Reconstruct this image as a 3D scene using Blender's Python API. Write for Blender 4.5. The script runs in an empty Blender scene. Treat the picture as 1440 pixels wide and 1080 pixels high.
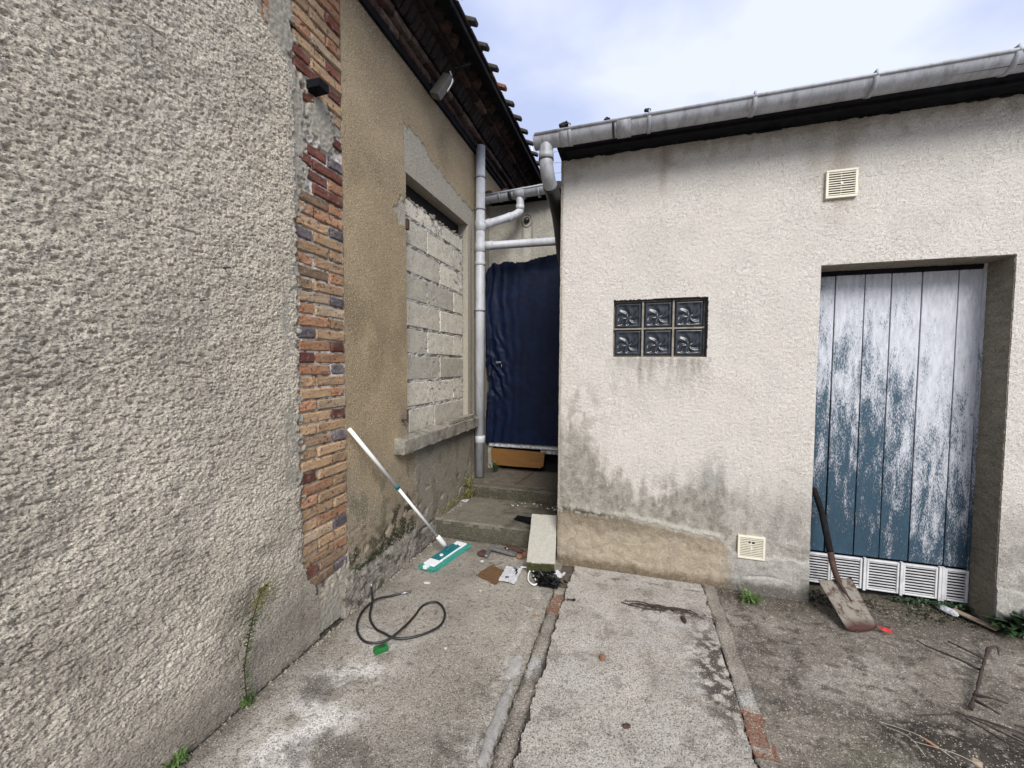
import bpy, bmesh, math, random
import numpy as np
from mathutils import Vector, Matrix

# ------------------------------------------------------------------ camera, sky, sun, exposure
S = bpy.context.scene
COL = S.collection
random.seed(7)
cam_data = bpy.data.cameras.new('camera')
cam_data.sensor_width = 36.0
cam_data.lens = 14.075
cam_data.clip_start = 0.05
cam_data.clip_end = 2000
cam = bpy.data.objects.new('camera', cam_data)
COL.objects.link(cam)
Rw = np.array([[0.95595463, 0.29346366, 0.00546132],
               [-0.01872544, 0.04240804, 0.99892488],
               [0.29291655, -0.95502913, 0.0460354]])      # world -> camera
M4 = Matrix.Identity(4)
for i in range(3):
    for j in range(3):
        M4[i][j] = float(Rw[j][i])
M4.translation = (0, 0, 1.5)
cam.matrix_world = M4
S.camera = cam

SUN_DIR = Vector((0.34, -0.74, 0.68)).normalized()          # towards the light
W = bpy.data.worlds.new('World')
S.world = W
W.use_nodes = True
nt = W.node_tree
nt.nodes.clear()
wo = nt.nodes.new('ShaderNodeOutputWorld')
bg = nt.nodes.new('ShaderNodeBackground')
bg.inputs['Strength'].default_value = 0.10
sky = nt.nodes.new('ShaderNodeTexSky')
sky.sky_type = 'NISHITA'
sky.sun_disc = False
sky.sun_elevation = math.asin(SUN_DIR.z)
sky.sun_rotation = math.atan2(SUN_DIR.x, SUN_DIR.y)
tc = nt.nodes.new('ShaderNodeTexCoord')
mp = nt.nodes.new('ShaderNodeMapping')
mp.inputs['Scale'].default_value = (1.0, 1.0, 1.7)
mp.inputs['Location'].default_value = (0.35, 0.1, 0.2)
n1 = nt.nodes.new('ShaderNodeTexNoise')
n1.inputs['Scale'].default_value = 2.9
n1.inputs['Detail'].default_value = 5
n1.inputs['Roughness'].default_value = 0.45
n1.inputs['Distortion'].default_value = 0.25
rp = nt.nodes.new('ShaderNodeValToRGB')
e = rp.color_ramp.elements
e[0].position = 0.38
e[0].color = (1.95, 2.22, 3.2, 1)
e[1].position = 0.62
e[1].color = (3.05, 3.22, 3.72, 1)
mx = nt.nodes.new('ShaderNodeMix')
mx.data_type = 'RGBA'
mx.inputs[0].default_value = 0.93
nt.links.new(tc.outputs['Generated'], mp.inputs[0])
nt.links.new(mp.outputs[0], n1.inputs['Vector'])
nt.links.new(n1.outputs['Fac'], rp.inputs['Fac'])
nt.links.new(sky.outputs[0], mx.inputs[6])
nt.links.new(rp.outputs[0], mx.inputs[7])
nt.links.new(mx.outputs[2], bg.inputs['Color'])
nt.links.new(bg.outputs[0], wo.inputs['Surface'])

sun_d = bpy.data.lights.new('sun', 'SUN')
sun_d.energy = 1.5
sun_d.angle = math.radians(30)
sun_d.color = (1.0, 0.968, 0.915)
sun = bpy.data.objects.new('sun', sun_d)
sun.rotation_euler = SUN_DIR.to_track_quat('Z', 'Y').to_euler()
sun.location = (2, -3, 8)
COL.objects.link(sun)

S.view_settings.view_transform = 'Standard'
S.view_settings.look = 'None'
S.view_settings.gamma = 1
S.view_settings.use_curve_mapping = False
S.view_settings.exposure = 1.58

# ------------------------------------------------------------------ numpy noise
_rng = np.random.RandomState(3)
_G = _rng.uniform(0, 2 * np.pi, (256, 256))
_GX, _GY = np.cos(_G), np.sin(_G)
_H = _rng.uniform(0, 1, (3, 256, 256))

def pn(x, y, s=0):
    x = x + s * 17.31; y = y + s * 9.77
    xi = np.floor(x).astype(int); yi = np.floor(y).astype(int)
    xf = x - xi; yf = y - yi
    u = xf * xf * xf * (xf * (xf * 6 - 15) + 10); v = yf * yf * yf * (yf * (yf * 6 - 15) + 10)
    def g(a, b):
        ia = (xi + a) & 255; ib = (yi + b) & 255
        return _GX[ia, ib] * (xf - a) + _GY[ia, ib] * (yf - b)
    n0 = g(0, 0) * (1 - u) + g(1, 0) * u
    n1_ = g(0, 1) * (1 - u) + g(1, 1) * u
    return (n0 * (1 - v) + n1_ * v) * 1.5

def fbm(x, y, o=4, s=0, r=0.5):
    t = 0; a = 1
    for i in range(o):
        t = t + a * pn(x * 2 ** i, y * 2 ** i, s + i * 3); a *= r
    return t

def wor(x, y, s=0):
    x = x + s * 5.3; y = y + s * 8.9
    xi = np.floor(x).astype(int); yi = np.floor(y).astype(int)
    f1 = np.full(x.shape, 9.0); cid = np.zeros(x.shape); 
    for a in (-1, 0, 1):
        for b in (-1, 0, 1):
            ia = (xi + a) & 255; ib = (yi + b) & 255
            d = np.hypot(xi + a + _H[0][ia, ib] - x, yi + b + _H[1][ia, ib] - y)
            m = d < f1
            f1 = np.where(m, d, f1); cid = np.where(m, _H[2][ia, ib], cid)
    return f1, cid

def ss(a, b, x):
    t = np.clip((x - a) / (b - a), 0, 1)
    return t * t * (3 - 2 * t)

def mixc(c, col, m):
    return c + (np.array(col) - c) * m[..., None]

# ------------------------------------------------------------------ object helpers
def tag(o, label=None, cat=None, group=None, kind=None):
    if label: o['label'] = label
    if cat: o['category'] = cat
    if group: o['group'] = group
    if kind: o['kind'] = kind
    return o

def empty(name, loc, label=None, cat=None, group=None, kind=None, rot=None):
    o = bpy.data.objects.new(name, None)
    COL.objects.link(o)
    o.location = loc
    if rot: o.rotation_euler = rot
    o.empty_display_size = 0.1
    return tag(o, label, cat, group, kind)

def link(name, me, mat, parent=None):
    """link a mesh whose vertices are in world coordinates (parent offset is undone)"""
    o = bpy.data.objects.new(name, me)
    COL.objects.link(o)
    if mat is not None and len(me.materials) == 0: me.materials.append(mat)
    if parent is not None:
        o.parent = parent
        bpy.context.view_layer.update()
        o.matrix_parent_inverse = parent.matrix_world.inverted()
    return o

def linkobj_mat(o, mat):
    o.material_slots[0].link = 'OBJECT'
    o.material_slots[0].material = mat

def np_mesh(name, V, F, col=None, smooth=True):
    me = bpy.data.meshes.new(name)
    V = np.asarray(V, np.float32); F = np.asarray(F, np.int32)
    me.vertices.add(len(V)); me.vertices.foreach_set('co', V.ravel())
    me.loops.add(F.size); me.loops.foreach_set('vertex_index', F.ravel())
    me.polygons.add(len(F))
    k = F.shape[1]
    me.polygons.foreach_set('loop_start', np.arange(0, F.size, k, dtype=np.int32))
    me.polygons.foreach_set('loop_total', np.full(len(F), k, np.int32))
    me.polygons.foreach_set('use_smooth', np.full(len(F), smooth, bool))
    me.update(calc_edges=True)
    if col is not None:
        at = me.color_attributes.new('col', 'FLOAT_COLOR', 'POINT')
        c = np.ones((len(V), 4), np.float32); c[:, :3] = np.clip(col, 0.002, 1)
        at.data.foreach_set('color', c.ravel())
    return me

def relief(name, P0, U, V, N, us, vs, hf, cf, mat, parent=None, keep=None, skirt=0.03):
    """a dense sheet with real relief; its outline and holes get a turned-back edge"""
    u, v = np.meshgrid(us, vs, indexing='ij')
    h = hf(u, v); c = cf(u, v, h)
    P0, U, V, N = (np.array(t, float) for t in (P0, U, V, N))
    X = P0 + u[..., None] * U + v[..., None] * V + h[..., None] * N
    nu, nv = u.shape
    uc = (u[:-1, :-1] + u[1:, 1:]) / 2; vc = (v[:-1, :-1] + v[1:, 1:]) / 2
    k = np.ones((nu - 1, nv - 1), bool) if keep is None else keep(uc, vc)
    idx = np.arange(nu * nv).reshape(nu, nv)
    a, b, c_, d = idx[:-1, :-1], idx[1:, :-1], idx[1:, 1:], idx[:-1, 1:]
    flip = np.dot(np.cross(U, V), N) < 0
    q = np.stack([a, b, c_, d], -1) if not flip else np.stack([a, d, c_, b], -1)
    F = [q[k]]
    verts = [X.reshape(-1, 3)]; cols = [c.reshape(-1, 3)]
    base = nu * nv
    kp = np.zeros((nu + 1, nv + 1), bool); kp[1:-1, 1:-1] = k
    def sk(m, e0, e1):
        nonlocal base
        i0 = e0[m]; i1 = e1[m]
        if not len(i0): return
        A = verts[0][i0]; B = verts[0][i1]
        back = N * skirt
        n = len(i0)
        verts.append(np.concatenate([A, B, B - back, A - back]))
        cols.append(np.concatenate([cols[0][i0], cols[0][i1], cols[0][i1], cols[0][i0]]))
        r = np.arange(n)
        f = np.stack([base + r, base + n + r, base + 2 * n + r, base + 3 * n + r], -1)
        F.append(f); base += 4 * n
    if skirt > 0:
        sk(k & ~kp[:-2, 1:-1], a, d)
        sk(k & ~kp[2:, 1:-1], c_, b)
        sk(k & ~kp[1:-1, :-2], b, a)
        sk(k & ~kp[1:-1, 2:], d, c_)
    me = np_mesh(name, np.concatenate(verts), np.concatenate(F), np.concatenate(cols))
    return link(name, me, mat, parent)

def lin(a, b, step):
    return np.linspace(a, b, max(2, int(round((b - a) / step)) + 1))

def lins(pts, step):
    o = [np.array([pts[0]])]
    for p, q in zip(pts[:-1], pts[1:]): o.append(lin(p, q, step)[1:])
    return np.concatenate(o)

def bm_obj(name, bm, mat, parent=None, smooth=False, mats=None):
    me = bpy.data.meshes.new(name)
    bmesh.ops.recalc_face_normals(bm, faces=bm.faces)
    bm.to_mesh(me); bm.free()
    for p in me.polygons: p.use_smooth = smooth
    if mats:
        for m in mats: me.materials.append(m)
    return link(name, me, mat, parent)

def bx(bm, x0, x1, y0, y1, z0, z1, bev=0.0, seg=1, M=None, jit=0, mi=0):
    r = bmesh.ops.create_cube(bm, size=1)
    vs = r['verts']
    bmesh.ops.scale(bm, vec=(x1 - x0, y1 - y0, z1 - z0), verts=vs)
    bmesh.ops.translate(bm, vec=((x0 + x1) / 2, (y0 + y1) / 2, (z0 + z1) / 2), verts=vs)
    fs = list({f for v in vs for f in v.link_faces})
    if bev > 0:
        es = list({e_ for v in vs for e_ in v.link_edges})
        rr = bmesh.ops.bevel(bm, geom=es, offset=bev, segments=seg, affect='EDGES', profile=0.6)
        fs = list({f for f in rr['faces']} | {f for f in fs if f.is_valid})
        vs = list({v for f in fs for v in f.verts})
    if jit:
        for v in vs: v.co += Vector([random.uniform(-jit, jit) for _ in range(3)])
    if M is not None: bmesh.ops.transform(bm, matrix=M, verts=vs)
    for f in fs: f.material_index = mi
    return vs

def box(name, x0, x1, y0, y1, z0, z1, mat, parent=None, bev=0.0, seg=1, M=None, jit=0, smooth=False):
    bm = bmesh.new()
    bx(bm, x0, x1, y0, y1, z0, z1, bev, seg, M, jit)
    return bm_obj(name, bm, mat, parent, smooth)

def smooth_path(pts, n=8):
    pts = [Vector(p) for p in pts]
    P = [pts[0] * 2 - pts[1]] + pts + [pts[-1] * 2 - pts[-2]]
    out = []
    for i in range(1, len(P) - 2):
        for k in range(n):
            t = k / n
            a, b, c, d = P[i - 1], P[i], P[i + 1], P[i + 2]
            out.append(0.5 * ((2 * b) + (-a + c) * t + (2 * a - 5 * b + 4 * c - d) * t * t + (-a + 3 * b - 3 * c + d) * t ** 3))
    out.append(pts[-1])
    return out

def tb(bm, pts, rad, seg=12, cap=True, mi=0):
    pts = [Vector(p) for p in pts]
    n = len(pts)
    R = rad if hasattr(rad, '__len__') else [rad] * n
    T = []
    for i in range(n):
        t = (pts[min(i + 1, n - 1)] - pts[max(i - 1, 0)])
        T.append(t.normalized())
    up = Vector((0, 0, 1)) if abs(T[0].z) < 0.9 else Vector((1, 0, 0))
    x = T[0].cross(up).normalized()
    rings = []
    for i in range(n):
        x = (x - T[i] * x.dot(T[i])).normalized()
        y = T[i].cross(x)
        rings.append([bm.verts.new(pts[i] + (x * math.cos(a) + y * math.sin(a)) * R[i])
                      for a in [2 * math.pi * k / seg for k in range(seg)]])
    for i in range(n - 1):
        for k in range(seg):
            f = bm.faces.new((rings[i][k], rings[i][(k + 1) % seg], rings[i + 1][(k + 1) % seg], rings[i + 1][k]))
            f.material_index = mi; f.smooth = True
    if cap:
        for r in (rings[0][::-1], rings[-1]):
            f = bm.faces.new(r); f.material_index = mi

def tube(name, pts, rad, mat, parent=None, seg=16, cap=True):
    bm = bmesh.new()
    tb(bm, pts, rad, seg, cap)
    me = bpy.data.meshes.new(name)
    bmesh.ops.recalc_face_normals(bm, faces=bm.faces)
    bm.to_mesh(me); bm.free()
    return link(name, me, mat, parent)

# ------------------------------------------------------------------ materials
def newmat(name):
    m = bpy.data.materials.new(name); m.use_nodes = True
    t = m.node_tree
    return m, t, t.nodes['Principled BSDF']

def NN(t, typ, **kw):
    n = t.nodes.new(typ)
    for k, v in kw.items():
        if k in n.inputs: n.inputs[k].default_value = v
        else: setattr(n, k, v)
    return n

def ramp(t, src, stops):
    r = t.nodes.new('ShaderNodeValToRGB')
    el = r.color_ramp.elements
    while len(el) > 1: el.remove(el[0])
    for i, (p, c) in enumerate(stops):
        x = el[0] if i == 0 else el.new(p)
        x.position = p
        x.color = (c, c, c, 1) if not hasattr(c, '__len__') else (*c, 1)
    t.links.new(src, r.inputs['Fac'])
    return r.outputs['Color']

def mix(t, fac, a, b, mode='MIX'):
    m = t.nodes.new('ShaderNodeMix'); m.data_type = 'RGBA'; m.blend_type = mode
    for s, x in ((0, fac), (6, a), (7, b)):
        if isinstance(x, (int, float)): m.inputs[s].default_value = x
        elif isinstance(x, tuple): m.inputs[s].default_value = (*x, 1)
        else: t.links.new(x, m.inputs[s])
    return m.outputs[2]

def coords(t, scale=(1, 1, 1)):
    tc = t.nodes.new('ShaderNodeTexCoord'); mp = t.nodes.new('ShaderNodeMapping')
    mp.inputs['Scale'].default_value = scale
    t.links.new(tc.outputs['Object'], mp.inputs[0])
    return mp.outputs[0]

def noise(t, vec, scale, detail=3, rough=0.5, dist=0.0):
    n = NN(t, 'ShaderNodeTexNoise', Scale=scale, Detail=detail, Roughness=rough, Distortion=dist)
    t.links.new(vec, n.inputs['Vector'])
    return n.outputs['Fac']

def bump(t, b, h, strength, dist, prev=None):
    n = NN(t, 'ShaderNodeBump', Strength=strength, Distance=dist)
    t.links.new(h, n.inputs['Height'])
    if prev is not None: t.links.new(prev, n.inputs['Normal'])
    t.links.new(n.outputs[0], b.inputs['Normal'])
    return n.outputs[0]

def attr_mat(name, sc=170, lo=0.72, hi=1.3, bs=0.5, bd=0.003, grain=0, grain_col=(0.6, 0.55, 0.47), grain_amt=0.5, rough=0.93, dark=0.0, pits=0.0, psc=100, pcol=(0.07, 0.06, 0.05)):
    """render / concrete: colour of stains and repairs comes from the sheet, grain from noise"""
    m, t, b = newmat(name)
    at = NN(t, 'ShaderNodeAttribute', attribute_name='col')
    vec = coords(t)
    n = noise(t, vec, sc, 4, 0.65)
    mod = ramp(t, n, [(0.3, lo), (0.7, hi)])
    c = mix(t, 1.0, at.outputs['Color'], mod, 'MULTIPLY')
    hsrc = n
    if grain:
        vo = NN(t, 'ShaderNodeTexVoronoi', Scale=grain)
        t.links.new(vec, vo.inputs['Vector'])
        sep = NN(t, 'ShaderNodeSeparateColor'); t.links.new(vo.outputs['Color'], sep.inputs[0])
        pick = ramp(t, sep.outputs[0], [(0.72, 0), (0.86, 1)])
        near = ramp(t, vo.outputs['Distance'], [(0.25, 1), (0.5, 0)])
        mm = mix(t, 1.0, pick, near, 'MULTIPLY')
        mm = mix(t, 1.0, mm, (grain_amt,) * 3, 'MULTIPLY')
        c = mix(t, mm, c, grain_col)
        if dark:
            pick2 = ramp(t, sep.outputs[1], [(0.8, 0), (0.9, 1)])
            m2 = mix(t, 1.0, mix(t, 1.0, pick2, near, 'MULTIPLY'), (dark,) * 3, 'MULTIPLY')
            c = mix(t, m2, c, (0.05, 0.045, 0.04))
    prev = None
    if pits:
        vp = coords(t, (1, 1, 1.7))
        pn_ = noise(t, vp, psc, 2, 0.55)
        pr = ramp(t, pn_, [(0.33, pits), (0.42, 0)])
        c = mix(t, pr, c, pcol)
        prev = bump(t, b, ramp(t, pn_, [(0.33, 0), (0.45, 1)]), 0.8, 0.004)
    t.links.new(c, b.inputs['Base Color'])
    b.inputs['Roughness'].default_value = rough
    b.inputs['Specular IOR Level'].default_value = 0.25
    bump(t, b, hsrc, bs, bd, prev)
    return m

def plain(name, col, rough=0.6, metal=0.0, var=0.25, sc=25, bs=0.15, bd=0.002, spec=0.5, scale=(1, 1, 1), dirt=None, dsc=8, dlo=0.5, dhi=0.65, fine=0.0):
    m, t, b = newmat(name)
    vec = coords(t, scale)
    n = noise(t, vec, sc, 4, 0.6)
    mod = ramp(t, n, [(0.3, 1 - var), (0.7, 1 + var)])
    c = mix(t, 1.0, tuple(col), mod, 'MULTIPLY')
    if fine:
        n3 = noise(t, vec, sc * 9, 3, 0.7)
        c = mix(t, 1.0, c, ramp(t, n3, [(0.3, 1 - fine), (0.7, 1 + fine)]), 'MULTIPLY')
    if dirt:
        n2 = noise(t, vec, dsc, 6, 0.7)
        c = mix(t, ramp(t, n2, [(dlo, 0), (dhi, 1)]), c, tuple(dirt))
    t.links.new(c, b.inputs['Base Color'])
    b.inputs['Roughness'].default_value = rough
    b.inputs['Metallic'].default_value = metal
    b.inputs['Specular IOR Level'].default_value = spec
    if bs: bump(t, b, n, bs, bd)
    return m

def brick_mat(name, c1, c2, spot=(0.05, 0.03, 0.03), eff=0.8):
    m, t, b = newmat(name)
    vec = coords(t)
    oi = t.nodes.new('ShaderNodeObjectInfo')
    va = NN(t, 'ShaderNodeVectorMath', operation='ADD')
    sc_ = NN(t, 'ShaderNodeVectorMath', operation='SCALE')
    cx = NN(t, 'ShaderNodeCombineXYZ')
    for k in range(3): t.links.new(oi.outputs['Random'], cx.inputs[k])
    sc_.inputs['Scale'].default_value = 37.0
    t.links.new(cx.outputs[0], sc_.inputs[0])
    t.links.new(vec, va.inputs[0]); t.links.new(sc_.outputs[0], va.inputs[1])
    v = va.outputs[0]
    n = noise(t, v, 14, 4, 0.6)
    c = mix(t, ramp(t, n, [(0.35, 0), (0.65, 1)]), tuple(c1), tuple(c2))
    f = noise(t, v, 140, 4, 0.7)
    c = mix(t, 1.0, c, ramp(t, f, [(0.3, 0.62), (0.68, 1.3)]), 'MULTIPLY')
    rv = ramp(t, oi.outputs['Random'], [(0, 0.7), (1, 1.25)])
    c = mix(t, 1.0, c, rv, 'MULTIPLY')
    sp = noise(t, v, 45, 3, 0.6)
    c = mix(t, ramp(t, sp, [(0.58, 0), (0.66, 0.85)]), c, tuple(spot))
    ef = noise(t, v, 22, 5, 0.75)
    c = mix(t, ramp(t, ef, [(0.56, 0), (0.70, 0.6)]), c, (0.42 * eff, 0.38 * eff, 0.32 * eff))
    t.links.new(c, b.inputs['Base Color'])
    b.inputs['Roughness'].default_value = 0.92
    b.inputs['Specular IOR Level'].default_value = 0.2
    bn = bump(t, b, f, 0.7, 0.003)
    bump(t, b, n, 0.6, 0.01, bn)
    return m

M = {}
M['rough'] = attr_mat('rough_render', 260, 0.66, 1.3, 1.0, 0.004, grain=190, grain_col=(0.75, 0.70, 0.6), grain_amt=0.4, dark=0.5, pits=0.75, psc=190)
M['tan'] = attr_mat('tan_render', 150, 0.66, 1.34, 0.8, 0.004, grain=120, grain_col=(0.62, 0.52, 0.36), grain_amt=0.7, dark=0.5, pits=0.6, psc=100, pcol=(0.13, 0.10, 0.065))
M['facade'] = attr_mat('pale_roughcast', 190, 0.74, 1.2, 1.0, 0.006, grain=130, grain_col=(0.8, 0.77, 0.72), grain_amt=0.3, dark=0.30, pits=0.28, psc=190, pcol=(0.28, 0.25, 0.22))
M['concrete'] = attr_mat('yard_concrete', 190, 0.6, 1.35, 0.8, 0.003, grain=170, grain_col=(0.60, 0.54, 0.45), grain_amt=0.7, dark=0.8, pits=0.5, psc=130)
M['mortar'] = attr_mat('lime_mortar', 160, 0.75, 1.2, 0.7, 0.004)
M['step'] = attr_mat('step_concrete', 170, 0.6, 1.3, 0.8, 0.003, grain=170, grain_amt=0.35, dark=0.4, pits=0.5, psc=110)
M['block'] = brick_mat('breeze_block', (0.60, 0.555, 0.46), (0.50, 0.46, 0.38), (0.26, 0.22, 0.18), 1.4)
M['pvc'] = plain('grey_pvc', (0.42, 0.43, 0.455), 0.5, 0, 0.12, 6, 0.03, dirt=(0.17, 0.16, 0.15), dsc=9, dlo=0.5, dhi=0.85, fine=0.08, scale=(1, 1, .5))
M['gut'] = plain('grey_gutter_pvc', (0.33, 0.34, 0.37), 0.5, 0, 0.14, 5, 0.03, dirt=(0.10, 0.095, 0.09), dsc=7, dlo=0.48, dhi=0.8, fine=0.10, scale=(2.5, 1, 1))
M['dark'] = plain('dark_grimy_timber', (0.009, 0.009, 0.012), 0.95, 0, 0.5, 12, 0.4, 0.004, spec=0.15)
M['black'] = plain('black_rubber', (0.012, 0.012, 0.013), 0.45, 0, 0.2, 40, 0.05)
M['tile'] = plain('dark_roof_tile', (0.045, 0.036, 0.034), 0.9, 0, 0.45, 20, 0.5, 0.005, dirt=(0.03, 0.03, 0.026), dsc=14)
M['redtile'] = plain('red_clay_tile', (0.22, 0.10, 0.065), 0.9, 0, 0.4, 20, 0.5, 0.005, dirt=(0.05, 0.04, 0.035), dsc=12)
M['rust'] = plain('rusty_iron', (0.055, 0.028, 0.020), 0.85, 0.1, 0.5, 50, 0.5, 0.002)
M['cream'] = plain('cream_plastic', (0.64, 0.605, 0.49), 0.45, 0, 0.08, 20, 0.02, dirt=(0.3, 0.27, 0.2), dsc=20, dlo=0.6, dhi=0.8)
M['void'] = plain('void_black', (0.006, 0.006, 0.007), 0.9, 0, 0.3, 20, 0)  # near-black backing, stands in for the dark behind gaps and slats
M['white_paint'] = plain('dirty_white_paint', (0.46, 0.46, 0.47), 0.6, 0, 0.2, 25, 0.2, dirt=(0.13, 0.13, 0.14), dsc=30, dlo=0.52, dhi=0.62)
M['soot_wood'] = plain('blackened_wood', (0.010, 0.009, 0.009), 0.85, 0, 0.5, 30, 0.5, 0.003, spec=0.15)
M['grille'] = plain('grimy_white_enamel', (0.55, 0.55, 0.56), 0.5, 0, 0.15, 12, 0.05, dirt=(0.20, 0.20, 0.21), dsc=9, dlo=0.55, dhi=0.8)
M['sill'] = plain('weathered_sill_concrete', (0.22, 0.20, 0.165), 0.9, 0, 0.3, 18, 0.7, 0.005, dirt=(0.09, 0.085, 0.055), dsc=10, dlo=0.5, dhi=0.68, fine=0.25)
M['stone'] = plain('pale_stone', (0.45, 0.42, 0.36), 0.9, 0, 0.25, 30, 0.5)
M['rubble'] = plain('brick_rubble', (0.19, 0.095, 0.055), 0.9, 0, 0.4, 30, 0.6)
M['twig'] = plain('dry_twig', (0.036, 0.024, 0.019), 0.9, 0, 0.4, 40, 0.4)
M['straw'] = plain('pale_straw', (0.34, 0.31, 0.26), 0.8, 0, 0.2, 40, 0)
M['leafgreen'] = plain('weed_green', (0.07, 0.12, 0.03), 0.6, 0, 0.4, 60, 0.1)
M['leafolive'] = plain('olive_dry_weed', (0.15, 0.14, 0.045), 0.7, 0, 0.35, 60, 0.1)
M['leafgreen2'] = plain('dull_weed_green', (0.055, 0.075, 0.025), 0.7, 0, 0.4, 60, 0.1)
M['leafdark'] = plain('dark_green_leaf', (0.025, 0.055, 0.022), 0.45, 0, 0.4, 30, 0.2)
M['moss'] = plain('black_green_moss', (0.022, 0.026, 0.010), 1.0, 0, 0.6, 60, 0.8, 0.006)
M['white'] = plain('white_plastic', (0.72, 0.72, 0.70), 0.35, 0, 0.05, 10, 0)
M['paper'] = plain('white_paper', (0.78, 0.78, 0.80), 0.8, 0, 0.05, 10, 0.2)
M['card'] = plain('brown_cardboard', (0.24, 0.135, 0.065), 0.85, 0, 0.12, 18, 0.2)
M['padgrey'] = plain('grey_white_plastic', (0.42, 0.43, 0.46), 0.6, 0, 0.3, 60, 0.6, 0.006)
M['teal'] = plain('teal_plastic', (0.012, 0.13, 0.15), 0.4, 0, 0.1, 10, 0)
M['mint'] = plain('green_microfibre', (0.03, 0.22, 0.17), 0.95, 0, 0.35, 160, 0.8, 0.006)
M['padwhite'] = plain('white_microfibre', (0.68, 0.70, 0.72), 0.95, 0, 0.12, 160, 0.6, 0.004)
M['green'] = plain('bright_green_plastic', (0.01, 0.13, 0.03), 0.35, 0, 0.2, 60, 0.1)
M['steel'] = plain('dull_steel', (0.33, 0.34, 0.35), 0.45, 0.7, 0.3, 30, 0.2, dirt=(0.14, 0.09, 0.07), dsc=30)
M['red'] = plain('red_leaf', (0.75, 0.05, 0.045), 0.55, 0, 0.25, 40, 0.2)
M['wood'] = plain('orange_wood', (0.17, 0.078, 0.018), 0.55, 0, 0.25, 6, 0.2, scale=(1, 1, 14))
M['oldwood'] = plain('old_plank_wood', (0.28, 0.22, 0.16), 0.8, 0, 0.3, 10, 0.3, scale=(3, 14, 3))
M['bag'] = plain('black_plastic_film', (0.012, 0.012, 0.013), 0.25, 0, 0.3, 40, 0.5, 0.004)
M['lamp'] = plain('grey_enamel', (0.095, 0.092, 0.085), 0.6, 0, 0.15, 20, 0.05, dirt=(0.12, 0.10, 0.08), dsc=20)
M['mossblock'] = plain('block_of_pale_stone', (0.345, 0.328, 0.285), 0.9, 0, 0.12, 50, 0.5, 0.002, dirt=(0.33, 0.31, 0.25), dsc=60, dlo=0.6, dhi=0.72, fine=0.15)
M['mossface'] = plain('mossy_block_face', (0.06, 0.062, 0.022), 0.95, 0, 0.5, 22, 0.6, 0.004, scale=(3, 1, 1), dirt=(0.04, 0.045, 0.015), dsc=18)

BR = {'tan': brick_mat('ochre_tan_brick', (0.37, 0.245, 0.14), (0.30, 0.20, 0.125)),
      'pale': brick_mat('pale_buff_brick', (0.38, 0.29, 0.195), (0.30, 0.22, 0.145)),
      'orange': brick_mat('orange_brick', (0.34, 0.165, 0.090), (0.33, 0.205, 0.125)),
      'red': brick_mat('dark_red_brick', (0.125, 0.042, 0.030), (0.17, 0.075, 0.055)),
      'purple': brick_mat('purple_grey_brick', (0.155, 0.135, 0.145), (0.085, 0.068, 0.070), (0.03, 0.025, 0.03)),
      'brown': brick_mat('brown_brick', (0.20, 0.13, 0.085), (0.27, 0.19, 0.12)),
      'eave_shade': brick_mat('eave_shade_brick', (0.030, 0.021, 0.020), (0.013, 0.011, 0.012), (0.005, 0.004, 0.005), 0.12),  # cornice bricks: shade under the eaves is put into these dark colours
      'eave_shade2': brick_mat('eave_shade_red_brick', (0.085, 0.045, 0.038), (0.035, 0.024, 0.022), (0.010, 0.008, 0.008), 0.3),
      'eave_shade3': brick_mat('dusty_eave_shade_brick', (0.12, 0.085, 0.070), (0.05, 0.035, 0.030), (0.010, 0.008, 0.008), 0.35)}

# ------------------------------------------------------------------ ground
ground = empty('ground', (0, 0, 0), kind='structure')
big = box('earth', -60, 60, -60, 60, -0.6, -0.05, plain('far_yard_concrete', (0.24, 0.225, 0.20), 0.95, 0, 0.3, 2, 0.4, 0.01, fine=0.2), ground)

def conc_h(a, seed):
    def f(u, v):
        g, _ = wor(u / 0.013, v / 0.013, seed)
        return a * fbm(u / 0.35, v / 0.35, 4, seed) + 0.0013 * fbm(u / 0.02, v / 0.02, 2, seed + 4) - 0.0016 * np.clip(g, 0, 0.8)
    return f

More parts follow.
